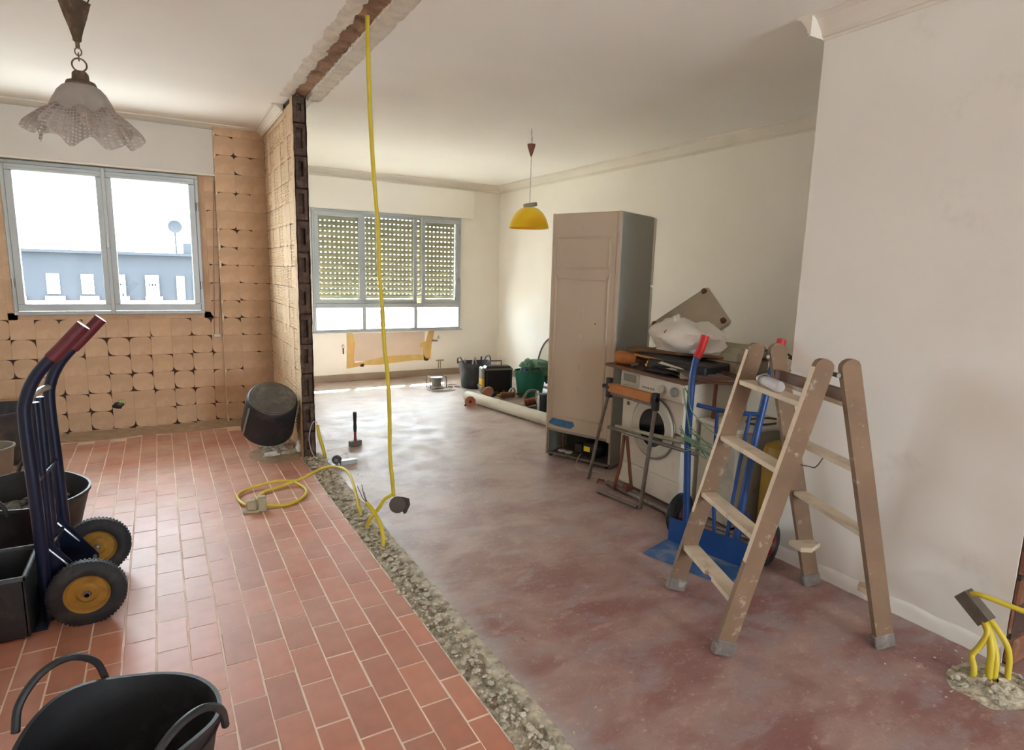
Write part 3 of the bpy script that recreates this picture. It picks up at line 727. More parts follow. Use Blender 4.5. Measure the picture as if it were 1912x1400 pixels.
obj('window_sill', MB().cbox(1.70, 3.83, 8.10, 8.16, .655, .675, .004), alu, win2)
obj('latch', MB().cbox(2.36, 2.385, 8.085, 8.108, 1.48, 1.60, .004), steel, win2)
for z in (1.35, 2.02): obj('hinge', MB().cyl((3.765, 8.094, z), (3.765, 8.094, z+.06), .009, n=10), steel, win2, True)
sb2 = thing('shutter_box', 'long white plastered shutter box over the far three-part window', 'shutter box', (2.5, 8.1, 2.24))
obj('front_panel', MB().cbox(1.02, 3.99, 8.06, 8.1495, 2.247, 2.64, .012), wall_white, sb2, world=True)
# perforated roller shutter, slat by slat
sh = thing('roller_shutter', 'olive beige perforated roller shutter lowered behind the far window', 'shutter', (2.77, 8.27, 1.03))
def slat_mesh():
    mb = MB(); x0, x1 = 1.775, 3.765; hh = .0575; band = .010
    prof = [(8.262, 0), (8.255, hh*.3), (8.255, hh*.7), (8.262, hh)]
    for i in range(3):
        (ya, za), (yb, zb) = prof[i], prof[i+1]
        mb.add([(x0, ya, za), (x1, ya, za), (x1, yb, zb), (x0, yb, zb)], [(0, 1, 2, 3)])
        mb.add([(x0, ya+.008, za), (x1, ya+.008, za), (x1, yb+.008, zb), (x0, yb+.008, zb)], [(0, 3, 2, 1)])
    mb.add([(x0, 8.262, 0), (x1, 8.262, 0), (x1, 8.270, 0), (x0, 8.270, 0)], [(0, 1, 2, 3)])
    mb.add([(x0, 8.262, hh), (x1, 8.262, hh), (x1, 8.270, hh), (x0, 8.270, hh)], [(0, 1, 2, 3)])
    # perforated connecting band: webs between round-ended light slots
    n = 34; pitch = (x1-x0)/n; web = .034
    for i in range(n+1):
        c = x0+i*pitch
        a, b_ = c-web/2, c+web/2
        z0, z1 = hh, hh+band
        pts = [(a-.008, z0), (b_+.008, z0), (b_+.001, z0+.005), (b_-.001, (z0+z1)/2), (b_+.001, z1-.005), (b_+.008, z1), (a-.008, z1), (a-.001, z1-.005), (a+.001, (z0+z1)/2), (a-.001, z0+.005)]
        mb.prism(pts, 'y', 8.262, 8.2635)
    return mesh_of('slat', mb, shutter_m)
sm = slat_mesh()
for k in range(17):
    o = inst('slat', sm, (0, 0, 0), sh)
    o.location = (-2.77+0, -8.27, 1.105-1.03+k*.0675)
obj('bottom_bar', MB().cbox(1.775, 3.765, 8.25, 8.272, 1.035, 1.103, .004), mat('sunlit_yellow_slat', (214, 206, 140), .6), sh, world=True, label='bottom bar in a sunlit yellow tint')  # yellower than the slats: its lit look is put into the colour

# traces of the old radiator under the far window
ra = [(2.144, .645), (2.225, .645), (2.235, .54), (2.26, .50), (2.24, .26), (2.30, .235), (2.45, .27), (2.66, .31), (2.9, .315), (3.16, .315), (3.25, .30), (3.23, .41), (3.20, .43), (3.22, .47), (3.30, .50), (3.33, .645), (3.40, .645), (3.35, .24), (3.28, .225), (3.1, .235), (2.9, .22), (2.6, .195), (2.4, .20), (2.14, .165)]
pr = MB()
def strip(mb, pts_a, pts_b, y=8.1475):
    for i in range(len(pts_a)-1):
        a, b_, c, d = pts_a[i], pts_a[i+1], pts_b[i+1], pts_b[i]
        mb.prism([a, b_, c, d], 'y', y, 8.1495)
strip(pr, [(2.135, .165), (2.14, .3), (2.145, .5), (2.144, .645)], [(2.25, .235), (2.235, .30), (2.26, .50), (2.225, .645)])
strip(pr, [(2.25, .235), (2.45, .265), (2.66, .31), (2.9, .315), (3.16, .315), (3.25, .30)], [(2.14, .165), (2.4, .20), (2.6, .195), (2.9, .22), (3.1, .235), (3.30, .228)])
strip(pr, [(3.25, .228), (3.235, .41), (3.19, .42), (3.20, .47), (3.28, .50), (3.32, .645)], [(3.352, .24), (3.36, .35), (3.365, .42), (3.37, .47), (3.38, .50), (3.41, .645)])
obj('old_paint_trace', pr, yel_paint, wall_far)
obj('old_paint_field', MB().box(2.23, 3.26, 8.1485, 8.1497, .26, .64), pink_paint, wall_far)
obj('hole', MB().blob((2.35, 8.147, .20), (.03, .008, .022), 2, .6, 2, 3), mortar_dark, wall_far)
obj('hole', MB().blob((3.29, 8.147, .235), (.03, .008, .02), 2, .6, 2, 4), mortar_dark, wall_far)
for nm, x, z in (('left', 2.09, .47), ('right', 3.47, .55)):
    v = thing('radiator_valve', 'small white radiator valve with pipe stub %s of the yellow paint traces' % nm, 'valve', (x, 8.14, z))
    obj('body', MB().cyl((0, 0, 0), (0, -.035, 0), .018, n=12).cyl((0, -.012, -.02), (0, -.012, .03), .012, n=12), enamel, v, True)
    obj('pipe_stub', MB().cyl((0, -.015, -.02), (0, -.015, -.10), .008, n=10) if nm == 'left' else MB().cyl((-.02, -.012, -.045), (-.10, -.012, -.04), .010, n=10), cable_black if nm == 'left' else base_m, v, True)
obj('chipped_pipe_marks', MB().box(3.44, 3.56, 8.143, 8.15, .205, .222).box(3.47, 3.482, 8.143, 8.15, .10, .21).box(3.50, 3.512, 8.143, 8.15, .10, .21), base_m, wall_far)

# ------------------------------------------------------------------ outside
og = struct('street_ground', MB().box(-80, 90, 8.7, 120, -12.5, -12), asphalt)
bd = thing('apartment_building', 'long pale apartment building with slate top floor seen through the windows', 'building', (0, 40, -12))
obj('wall', MB().box(-30, 55, 0, 12, 0, 11.45), facade_m, bd)
obj('slate_storey', MB().box(-30, 6.5, .1, 12, 11.45, 13.95), slate_m, bd)
obj('upper_storey', MB().box(6.5, 55, .1, 12, 11.45, 13.95), facade_m, bd)
obj('roof', MB().box(-30.4, 6.6, -.3, 12.2, 13.95, 14.1), slate_m, bd)
obj('chimney', MB().box(1.35, 2.3, 0, 2, 13.9, 14.7), slate_m, bd)
def fwin(x0, x1, z0, z1, m, bars=0, sill=True):
    f = obj('window', MB().box(x0, x1, .02 if z0 > 11.4 else -.06, .12, z0, z1), m, bd)
    if bars:
        q = MB()
        for i in range(bars+1):
            x = x0+(x1-x0)*i/bars; q.box(x-.05, x+.05, -.10, -.02, z0-.1, z1)
        q.box(x0, x1, -.10, -.02, z0+(z1-z0)*.45, z0+(z1-z0)*.45+.1)
        obj('grille', q, facade_m, f)
    if sill: obj('sill', MB().box(x0-.1, x1+.2, -.15, .1, z0-.35, z0-.12), sill_pink, f)
for cx, m_, bars in ((-6.45, facade_m, 0), (-4.8, facade_m, 0), (-3.3, facade_m, 0), (-1.9, facade_dark, 3), (-.3, facade_dark, 4)):
    fwin(cx-.27, cx+.27, 11.8, 12.85, m_, bars)
for cx in (1.1, 1.95, 2.8): fwin(cx-.22, cx+.22, 11.45, 12.85, facade_dark)
for cx in (4.1, 5.2): fwin(cx-.4, cx+.4, 11.5, 12.7, facade_dark, 4)
for cx in (9.2, 10.0, 10.8, 11.6): fwin(cx-.22, cx+.22, 11.1, 12.3, mat('blue_grey_pane', (92, 112, 134), .4), 0, False)
for r_, z in enumerate((9.5, 6.6, 3.7, .9)):
    for i in range(16): fwin(-14+i*2.9, -12.8+i*2.9, z, z+1.3, facade_dark, 3 if i % 3 == 0 else 0)
an = MB().cyl((-2.9, .5, 14), (-2.9, .5, 16.1), .04, n=6)
for z in (15.2, 15.5, 15.8): an.cyl((-3.6, .5, z), (-2.2, .5, z), .03, n=6)
obj('aerial', an, alu, bd)
an = MB().cyl((1, .5, 14), (1, .5, 15.8), .05, n=6).lathe([(.001, 0), (.2, .03), (.36, .12), (.37, .14), (.2, .05), (.001, .02)], 16, Matrix.Translation((1, .4, 15.6)) @ Matrix.Rotation(PI/2, 4, 'X'))
obj('satellite_dish', an, slate_m, bd)
# unseen slab above the left window, added to keep deep sun off the floor
ev = struct('sun_shade_slab', MB().box(-3.5, .92, 6.64, 7.72, 2.60, 2.80), facade_m)

# ------------------------------------------------------------------ ruffled glass lamp
lp = thing('ceiling_lamp', 'hanging lamp with ruffled smoky glass shade on a ring chain', 'lamp', (-.205, 2.9, 2.05))
q = MB().lathe([(.048, .385), (.045, .382), (.032, .33), (.020, .29), (.014, .265), (.012, .25), (.006, .245), (.0, .245)], 8, None, lambda i, r, z, a: (r*(1+.10*math.cos(4*a)), z))
obj('canopy', q, antique, lp, True)
q = MB()
for dx in (-.04, .02, .05): q.tube([(dx*.5, 0, .36), (dx, .01, .42), (dx*1.3, 0, .55), (dx*.4, 0, .69)], .0025, 6)
obj('wire', q, cable_black, lp, True)
def ring(cz, R, tube_r, ax, sx=1):
    pts = []
    for i in range(16):
        a = 2*PI*i/16
        pts.append((R*sx*math.cos(a), 0, cz+R*math.sin(a)) if ax == 'x' else (0, R*sx*math.cos(a), cz+R*math.sin(a)))
    return MB().tube(pts, tube_r, 8, 1, True)
obj('swivel', MB().cyl((0, 0, .225), (0, 0, .25), .007, n=10), antique, lp, True)
obj('chain_link', ring(.214, .014, .0022, 'x', .75), antique, lp, True)
obj('chain_link', ring(.196, .014, .0022, 'y', .8), antique, lp, True)
obj('chain_link', ring(.168, .023, .003, 'x'), antique, lp, True)
obj('lamp_holder', MB().lathe([(.002, .145), (.02, .145), (.026, .137), (.028, .115), (.046, .108), (.050, .098), (.047, .088), (.03, .088)], 20), antique, lp, True)
def ruff(i, r, z, a):
    t = max(0, (.055-z)/.12); t = min(1, t)
    wv = math.sin(8*a+.5)+.35*math.sin(16*a)
    return (r*(1+.13*t*wv), z+.022*t*math.sin(8*a+1.7)-.006*t*math.sin(3*a))
prof = [(.042, .098), (.062, .088), (.078, .07), (.09, .045), (.097, .02), (.103, .004), (.118, -.008), (.133, -.026), (.148, -.046), (.160, -.066), (.168, -.084)]
prof2 = []
for i in range(len(prof)-1):
    for k in range(3): prof2.append(tuple(prof[i][j]+(prof[i+1][j]-prof[i][j])*k/3 for j in (0, 1)))
prof2.append(prof[-1])
obj('glass_dome', MB().lathe([p for p in prof2 if p[1] > .0], 96, None, ruff), mat('frosted_smoky_glass', (150, 142, 134), .3, var=.06, scale=20, bump=.05, alpha=.9), lp, True)
obj('glass_ruffle', MB().lathe([p for p in prof2 if p[1] < .006], 144, None, ruff), lampglass, lp, True)
obj('bulb', MB().blob((0, 0, .03), (.028, .028, .04), 2, 0, 1), mat('frosted_bulb', (210, 205, 195), .3), lp, True)

# ------------------------------------------------------------------ yellow pendant
yp = thing('pendant_lamp', 'yellow dome pendant lamp hanging by the fridge', 'lamp', (2.895, 4.758, 1.895))
out = [(.002, .185), (.04, .183), (.08, .168), (.115, .14), (.145, .10), (.166, .055), (.176, .018), (.178, 0)]
obj('dome_shade', MB().lathe(out+[(r-.003, z) for r, z in out[::-1]], 48), pendant_y, yp, True)
obj('cap', MB().lathe([(.001, .03), (.055, .03), (.062, .024), (.062, 0), (.05, -.006), (.001, -.006)], 28, Matrix.Translation((.008, 0, .19)) @ Matrix.Rotation(math.radians(-12), 4, 'Y')), grey_pl, yp, True)
obj('cable', MB().tube([(0, 0, .2), (.001, 0, .5), (0, 0, .845)], .0035, 6), cable_grey, yp, True)
obj('ceiling_cup', MB().lathe([(.004, .61), (.01, .625), (.022, .66), (.034, .70), (.036, .715), (.001, .718)], 20), brown_m, yp, True)
obj('hook', MB().tube([(0, 0, .715), (.008, 0, .76), (-.004, 0, .80), (0, 0, .845)], .003, 6), steel, yp, True)

# ------------------------------------------------------------------ hanging yellow conduit
hc = thing('hanging_cable', 'long yellow corrugated conduit hanging from the ceiling gap to a junction box', 'cable', (1.06, 3.23, .17))
path = [(.985, 3.23, 2.76), (.986, 3.23, 2.6), (.992, 3.23, 2.3), (1.01, 3.23, 1.95), (1.028, 3.23, 1.7), (1.032, 3.23, 1.5), (1.046, 3.23, 1.3), (1.055, 3.23, 1.1), (1.075, 3.23, .9), (1.083, 3.23, .65), (1.084, 3.23, .45), (1.095, 3.225, .3), (1.10, 3.22, .215)]
obj('conduit', MB().tube(path, .0112, 10), hose_y, hc, True, world=True)
R90 = Matrix.Translation((1.112, 3.19, .172)) @ Matrix.Rotation(math.radians(-18), 4, 'Z') @ Matrix.Rotation(math.radians(70), 4, 'X') @ Matrix.Scale(1.15, 4)
obj('junction_box', MB().lathe([(.001, .02), (.038, .02), (.041, .016), (.041, -.018), (.038, -.02), (.034, -.018), (.001, -.016)], 28, R90), mat('dusty_black_box', (70, 62, 54), .7, var=.15, scale=20, bump=.2), hc, True, world=True)
obj('box_lid', MB().prism([(-.04, .03), (-.01, .045), (.035, .038), (.042, .0), (.02, -.05), (.005, -.06), (-.01, -.03)], 'y', -.003, 0, Matrix.Translation((1.150, 3.20, .165)) @ Matrix.Rotation(math.radians(-35), 4, 'Z')), mat('dusty_black_box', (70, 62, 54)), hc, world=True)
# cables rising from the trench
fc = thing('floor_conduit', 'crossed yellow conduit stub rising from the trench under the junction box', 'cable', (1.0, 3.2, 0))
obj('conduit', MB().tube([(.975, 3.335, -.01), (.985, 3.31, .06), (1.02, 3.27, .13), (1.055, 3.24, .20), (1.085, 3.22, .225)], .011, 10), hose_y, fc, True, world=True)
fc2 = thing('floor_conduit', 'yellow conduit stub with bare wires leaning out of the trench', 'cable', (.99, 3.08, 0))
obj('conduit', MB().tube([(.988, 3.075, -.01), (.99, 3.09, .06), (.985, 3.14, .12), (.965, 3.21, .17), (.95, 3.25, .19)], .0115, 10), hose_y, fc2, True, world=True)
q = MB()
for k, (dx, dz) in enumerate(((-.035, .10), (-.01, .105), (.004, .06))): q.tube([(.955, 3.24, .185), (.945+dx*.4, 3.26, .22), (.94+dx, 3.27, .19+dz)], .002, 5)
obj('bare_wire', q, cable_brown, fc2, True, world=True)
# coil on the tiles with plug block
cc = thing('coiled_cable', 'loose yellow cable loops on the tiles ending in a plug block', 'cable', (.5, 4.0, 0))
pc = [(.998, 3.535, -.005), (.995, 3.58, .06), (1.02, 3.78, .12), (1.04, 3.98, .135), (1.01, 4.14, .13), (.93, 4.25, .10), (.80, 4.25, .05), (.66, 4.22, .022), (.53, 4.16, .018), (.46, 4.02, .018), (.47, 3.93, .02), (.50, 3.90, .022)]
obj('cable', MB().tube(pc, .0095, 10, 6), hose_y, cc, True, world=True)
pc = [(.50, 3.90, .022), (.60, 3.87, .016), (.68, 3.90, .016), (.76, 4.00, .016), (.78, 4.12, .018), (.73, 4.24, .03), (.64, 4.28, .04), (.52, 4.28, .03), (.42, 4.24, .022), (.36, 4.14, .022), (.375, 4.0, .022), (.41, 3.93, .022)]
obj('cable_loop', MB().tube(pc, .0095, 10, 6), hose_y, cc, True, world=True)
pb = thing('plug_block', 'dusty cream plug block lying at the yellow cable loops', 'plug', (.44, 3.875, .005), math.radians(-12))
obj('block', MB().cbox(-.055, .005, -.03, .03, .012, .075, .01).cbox(-.075, .02, -.045, .03, 0, .016, .006), plug_m, pb)
obj('socket', MB().cbox(.012, .06, -.03, .03, 0, .085, .008).cbox(.014, .058, -.02, .02, .085, .094, .004), plug_m, pb)

# standing conduit and small parts by the stub
sc = thing('floor_conduit', 'short yellow conduit standing at the foot of the partition stub', 'cable', (1.05, 4.86, 0))
obj('conduit', MB().tube([(1.075, 4.80, -.01), (1.062, 4.82, .08), (1.042, 4.85, .17), (1.032, 4.86, .262)], .0135, 10), hose_y, sc, True, world=True)
obj('white_wire', MB().tube([(1.032, 4.86, .262), (1.02, 4.84, .295), (.985, 4.82, .29), (.955, 4.80, .2), (.96, 4.79, .1), (.985, 4.76, .03), (1.03, 4.72, .012), (1.08, 4.70, .018)], .0032, 8), cable_grey, sc, True, world=True)
js = thing('round_socket_box', 'dark round socket box lying beside the partition stub', 'socket box', (1.115, 4.60, 0), math.radians(-30))
obj('cup', MB().lathe([(.001, .018), (.030, .018), (.034, .012), (.034, -.016), (.030, -.018), (.028, 0), (.001, .004)], 24, Matrix.Translation((0, 0, .037)) @ Matrix.Rotation(math.radians(82), 4, 'X')), dark_rub, js, True)
obj('screw_plate', MB().cbox(-.012, .012, -.022, -.016, .025, .05, .003), steel, js)
ms = thing('metal_channel_piece', 'short bright metal channel offcut on the red floor by the hammer', 'offcut', (1.2, 4.58, 0), math.radians(0))
obj('channel', MB().cbox(-.065, .065, -.022, -.016, 0, .03, .002).cbox(-.065, .065, .016, .022, 0, .03, .002).cbox(-.065, .065, -.022, .022, .028, .034, .002), steel, ms)

# ------------------------------------------------------------------ club hammer
hm = thing('club_hammer', 'club hammer standing on its head with dark upright handle', 'hammer', (1.383, 5.04, 0), math.radians(12))
def taper(mb, prof, n=16):
    return mb.lathe(prof, n)
obj('head', MB().cbox(-.055, .055, -.022, .022, 0, .048, .006), dull_steel, hm)
obj('handle', MB().lathe([(.001, .30), (.014, .30), (.0165, .29), (.015, .24), (.013, .2), (.0155, .16), (.013, .125), (.001, .125)], 16), black_pl, hm, True, label='black rubber grip')
obj('shaft', MB().lathe([(.011, .126), (.011, .08), (.014, .05), (.018, .047)], 14), mat('dark_red_lacquer', (130, 30, 44), .4), hm, True)

# ------------------------------------------------------------------ flexible buckets
def tub(name, label, cat, loc, rb_, rt_, h, m, sx=1, rz=0, hang=0, rot=None, handles=True, dip=.03, thick=.006, group=None, hh=.075, hw=.1, inner=None):
    t = thing(name, label, cat, loc, rz, group, rot)
    def wob(i, r, z, a):
        # rim swells upward at the two handles
        k = z/h
        e = abs(math.cos(a))**6
        zz = z+(dip*(e-.35) if k > .85 else 0)
        return (r, zz)
    prof = [(.001, 0), (rb_*.93, 0), (rb_, .012), (rb_+(rt_-rb_)*.5, h*.5), (rt_-.004, h*.93), (rt_+.004, h*.95), (rt_+.005, h), (rt_-thick, h), (rt_-thick-.003, h*.93), (rb_+(rt_-rb_)*.5-thick, h*.5), (rb_-thick, .02), (rb_*.9, .010), (.001, .010)]
    S = Matrix.Diagonal((sx, 1, 1, 1))
    obj('body', MB().lathe(prof, 56, S, wob), m, t, True)
    if handles:
        for sg in (-1, 1):
            x = sg*(rt_*sx+.002)
            zt = h+dip*.6
            pts = [(x, -hw, zt-.03), (x+sg*.008, -hw*.85, zt+hh*.35), (x+sg*.014, -hw*.45, zt+hh*.85), (x+sg*.016, 0, zt+hh), (x+sg*.014, hw*.45, zt+hh*.85), (x+sg*.008, hw*.85, zt+hh*.35), (x, hw, zt-.03)]
            obj('handle', MB().tube(pts, .010, 8, 5), m, t, True)
    return t
nt_ = tub('rubber_tub', 'open black rubber tub in the near left corner of the tiled floor', 'tub', (-.15, 1.68, .006), .175, .226, .33, black_rub, 1.0, math.radians(128), dip=.035, hh=.085, hw=.115)
obj('ring_ribs', MB().tube([(.226*math.cos(a), .226*math.sin(a), .30) for a in [2*PI*i/40 for i in range(40)]], .004, 6, 1, True), black_rub, nt_, True)
cl = thing('debris_chunk', 'pale chunk of debris at the bottom of the near black tub', 'debris', (-.06, 1.60, .018))
obj('chunk', MB().blob((0, 0, .04), (.07, .05, .04), 2, .7, 2, 5).blob((-.08, .05, .025), (.04, .03, .025), 2, .7, 2, 9), rubble_m, cl)
mt = tub('rubber_tub', 'wide dark rubber tub holding grey rubble behind the blue hand truck', 'tub', (-.70, 3.78, .006), .24, .32, .34, black_rub, 1.0, math.radians(80), dip=.03, hh=.07, hw=.09)
rbl = MB()
for i in range(60):
    a = random.uniform(0, 2*PI); r = .24*math.sqrt(random.random()); s = random.uniform(.015, .04)
    rbl.blob((r*math.cos(a), r*math.sin(a), random.uniform(0, .02)), (s, s, s*.6), 1, .8, 1.4, i)
rbl.lathe([(.001, .0), (.265, -.005)], 30)
tag(obj('rubble_heap', rbl, mat('grey_rubble', (120, 124, 118), .95, var=.3, scale=20, bump=.4)), 'grey broken rubble filling the dark tub behind the hand truck', 'rubble')
ro = bpy.data.objects['rubble_heap']; ro['kind'] = 'stuff'; ro.location = (-.70, 3.78, .22)
# far left containers
bk = tub('small_bucket', 'small light grey bucket at the left edge behind the hand truck', 'bucket', (-1.045, 5.05, .006), .11, .145, .28, grey_pl, handles=False, dip=0)
dt = tub('rubber_tub', 'dark grey rubber tub against the window wall at far left', 'tub', (-1.17, 5.66, .006), .22, .29, .42, dark_rub, handles=True, rz=math.radians(20), dip=.02)
ub = thing('upturned_bucket', 'black rubber bucket tipped upside down against the partition stub', 'bucket', (.70, 5.165, .205), rot=(math.radians(36), 0, math.radians(6)))
obj('body', MB().lathe([(.196, 0), (.200, .004), (.200, .02), (.196, .16), (.192, .30), (.186, .335), (.176, .345), (.001, .346)], 56).lathe([(.190, 0), (.19, .16), (.185, .33), (.001, .335)], 40), black_rub, ub, True)
obj('base_disc', MB().lathe([(.176, .344), (.172, .352), (.160, .350), (.152, .356), (.12, .352), (.112, .357), (.07, .353), (.062, .357), (.001, .354)], 56), mat('dusty_lit_bucket_base', (84, 80, 72), .7, var=.25, scale=9, bump=.2, dirt=(128, 122, 108), dirt_amt=.6, dscale=7, dlow=.5), ub, True, label='dusty ringed base in window-lit grey')  # dust grey made lighter for the window light on this face
obj('handle_strip', MB().tube([(-.185, -.06, .32), (-.197, -.07, .2), (-.200, -.06, .08), (-.196, -.04, .01)], .008, 8), grey_pl, ub, True, label='light grey side strip')
db = MB()
for i in range(40):
    s = random.uniform(.012, .034); db.blob((random.uniform(.62, .90), random.uniform(4.99, 5.3), s*.5+.004), (s, s*.9, s*.55), 1, .8, 1.5, i+50)
solo('debris_heap', db, rubble_m, 'loose pale debris heap under the upturned black bucket', 'debris')
bpy.data.objects['debris_heap']['kind'] = 'stuff'
sf = thing('plastic_scrap', 'crumpled white plastic scrap beside the upturned bucket foot', 'scrap', (.80, 4.985, .01))
obj('scrap', MB().blob((.11, .02, .05), (.025, .02, .05), 2, .8, 2, 3), bag_m, sf)
obj('scrap', MB().blob((-.10, 0, .02), (.06, .03, .018), 2, .8, 2, 6), bag_m, sf)

# ------------------------------------------------------------------ wheel
def wheel(parent, c, axis, R, wdt, rim_m, n=32):
    A = Vector(axis).normalized()
    M = Matrix.Translation(Vector(c)) @ A.to_track_quat('Z', 'Y').to_matrix().to_4x4()
    t = wdt/2; tr_ = R*.30
    prof = [(R*.56, -t*.7), (R*.66, -t), (R*.86, -t*.95), (R*.97, -t*.55), (R, 0), (R*.97, t*.55), (R*.86, t*.95), (R*.66, t), (R*.56, t*.7)]
    ty = obj('tyre', MB().lathe(prof, 56, M, lambda i, r, z, a: (r*(1+(.012 if i in (3, 5) and int(a*56/2/PI) % 2 == 0 else 0)), z), close=True), tyre_m, parent, True)
    k = MB()
    for i in range(56):
        a = 2*PI*i/56
        for sg in (-1, 1):
            k.box(-.006, .006, -.004, .004, -.002, .003, M @ Matrix.Rotation(a+(PI/56 if sg > 0 else 0), 4, 'Z') @ Matrix.Translation((R*.985, 0, sg*t*.4)) @ Matrix.Rotation(PI/2, 4, 'Y'))
    obj('tread', k, tyre_m, ty)
    rm = obj('rim', MB().lathe([(.016, -t*.5), (R*.22, -t*.55), (R*.30, -t*.25), (R*.5, -t*.3), (R*.56, -t*.72), (R*.60, -t*.8), (R*.60, t*.8), (R*.56, t*.72), (R*.5, t*.3), (R*.30, t*.25), (R*.22, t*.55), (.016, t*.5)], 40, M, close=True), rim_m, parent, True)
    obj('hub', MB().lathe([(.001, -t*1.0), (.012, -t*1.0), (.016, -t*.7), (.016, t*.7), (.012, t*1.0), (.001, t*1.0)], 16, M), steel, rm, True)

# ------------------------------------------------------------------ left hand truck
ht = thing('hand_truck', 'dark blue hand truck with yellow-rimmed wheels standing on the tiles', 'hand truck', (-.44, 3.14, .005))
def rail(y, dx=0):
    return [(-.475+dx, y, .03), (-.478+dx, y, .3), (-.482+dx, y, .6), (-.487+dx, y, .88), (-.475+dx, y, .97), (-.44+dx, y, 1.05), (-.39+dx, y, 1.115), (-.355+dx, y, 1.155)]
for y, dx in ((2.96, 0), (3.31, .035)):
    rl = obj('side_rail', MB().tube(rail(y, dx), .023, 12, 5), navy_m, ht, True, world=True)
    g = obj('grip', MB().tube([(-.385+dx, y, 1.12), (-.35+dx, y, 1.158), (-.27+dx, y, 1.25)], .026, 14, 3), maroon_grip, ht, True, world=True)
for k, y in enumerate((3.07, 3.19)):
    obj('upright_bar', MB().tube([(-.465, y, .04), (-.468, y, .5), (-.468, y, .93)], .016, 10, 3), navy_m, ht, True, world=True)
for z in (.95, .62, .30, .10):
    obj('crossbar', MB().tube([(-.482, 2.96, z), (-.46, 3.13, z+(.015 if z > .9 else 0)), (-.448, 3.31, z)], .011 if z < .9 else .013, 10, 4), navy_m if z < .9 else steel, ht, True, world=True)
obj('back_plate', MB().cbox(-.50, -.492, 2.98, 3.30, .02, .2, .002), navy_m, ht, world=True)
obj('toe_plate', MB().cbox(-.74, -.48, 2.92, 3.36, .004, .012, .002), navy_m, ht, world=True)
for y in (2.99, 3.28):
    obj('wheel_bracket', MB().prism([(-.47, .36), (-.455, .36), (-.32, .15), (-.32, .12), (-.47, .10)], 'y', y-.003, y+.003), navy_m, ht, world=True)
    obj('wheel_strut', MB().tube([(-.465, y, .33), (-.40, y, .24), (-.335, y+(-.02 if y < 3.1 else .02), .145)], .006, 8, 3), steel, ht, True, world=True)
obj('axle', MB().cyl((-.335, 2.88, .14), (-.335, 3.43, .14), .009, n=12), steel, ht, True, world=True)
for y in (2.91, 3.40):
    wg = thing('w', 'x', 'y') if False else None
    wheel(ht, Vector((-.335, y, .14))-Vector((-.44, 3.14, .005)), (0, -1, 0), .141, .06, yellow_rim)
# crate on its toe plate
cr = thing('crate', 'low dark grey crate standing on the toe plate at the left edge', 'crate', (-.72, 3.03, .018))
q = MB().cbox(-.18, .19, -.15, .15, 0, .02, .004)
q.cbox(-.18, .19, -.16, -.145, 0, .25, .004).cbox(-.18, .19, .145, .16, 0, .25, .004).cbox(-.19, -.175, -.16, .16, 0, .25, .004).cbox(.178, .193, -.16, .16, 0, .25, .004)
obj('body', q, black_rub, cr)
obj('rim', MB().cbox(-.2, .2, -.17, -.155, .24, .26, .004).cbox(-.2, .2, .155, .17, .24, .26, .004).cbox(-.2, -.185, -.17, .17, .24, .26, .004).cbox(.185, .2, -.17, .17, .24, .26, .004), dark_rub, cr)

# ------------------------------------------------------------------ fridge seen from behind
frg = thing('fridge', 'tall fridge standing turned to show its beige back and compressor', 'fridge', (2.72, 4.105, 0), math.atan2(3.55-4.105, 2.95-2.72))
# local x runs along the back face, local y into the depth
Wf, Df, Hf = .60, .60, 1.965
obj('cabinet', MB().cbox(0, Wf, .012, Df-.05, .22, Hf, .006).cbox(0, .02, .012, Df-.05, .02, .23, .003).cbox(Wf-.02, Wf, .012, Df-.05, .02, .23, .003), fridge_side, frg)
obj('door', MB().cbox(0, Wf, Df-.045, Df, .06, Hf-.55, .01), enamel, frg)
obj('freezer_door', MB().cbox(0, Wf, Df-.045, Df, Hf-.54, Hf, .01), enamel, frg)
bk_ = obj('back_panel', MB().cbox(.012, Wf-.03, -.002, .016, .245, Hf-.004, .004), fridge_back, frg)
obj('edge_flange', MB().cbox(0, .014, -.006, .014, .02, Hf, .003).cbox(Wf-.032, Wf, -.006, .014, .22, Hf, .004), fridge_back, frg)
def emb(x0, x1, z0, z1, t=.006, d=.006):
    q = MB(); r = .03
    pts = [(x0+r, z0), (x1-r, z0), (x1, z0+r), (x1, z1-r), (x1-r, z1), (x0+r, z1), (x0, z1-r), (x0, z0+r)]
    q.tube([(a, -.002, b) for a, b in pts], t*1.5, 6, 2, True)
    return q
obj('pressed_rim', emb(.06, .51, 1.55, 1.78), fridge_back, bk_, True)
obj('pressed_rim', emb(.05, .515, .36, 1.46), fridge_back, bk_, True)
q = MB()
for x, z, s in ((.30, 1.22, 1.3), (.29, 1.02, 1), (.29, .92, 1), (.29, .78, 1), (.29, 1.47, .8), (.27, 1.86, .7), (.28, .60, .6)):
    q.blob((x, -.003, z), (.012*s, .006, .026*s), 2, .3, 2, int(z*10))
obj('foam_plug', q, fridge_back, bk_, True)
obj('screw_hole', MB().cyl((.42, -.004, 1.13), (.42, .0, 1.13), .006, n=10), brown_m, bk_)
obj('blue_film', MB().prism([(.03, .285), (.035, .335), (.10, .335), (.26, .33), (.275, .30), (.24, .27), (.10, .272)], 'y', -.0035, -.0022), blue_tape, bk_, label='torn blue protective film')
cpt = obj('compressor_bay', MB().box(.02, Wf-.02, .30, .305, .02, .24).box(.02, Wf-.02, .02, .3, .235, .24), mat('bay_dark', (70, 64, 58), .8, var=.2, scale=8), frg)
obj('base_rail', MB().cbox(.0, Wf, .0, .022, .025, .045, .003).cbox(.02, Wf-.02, .02, .30, .025, .030, .002), dull_steel, frg)
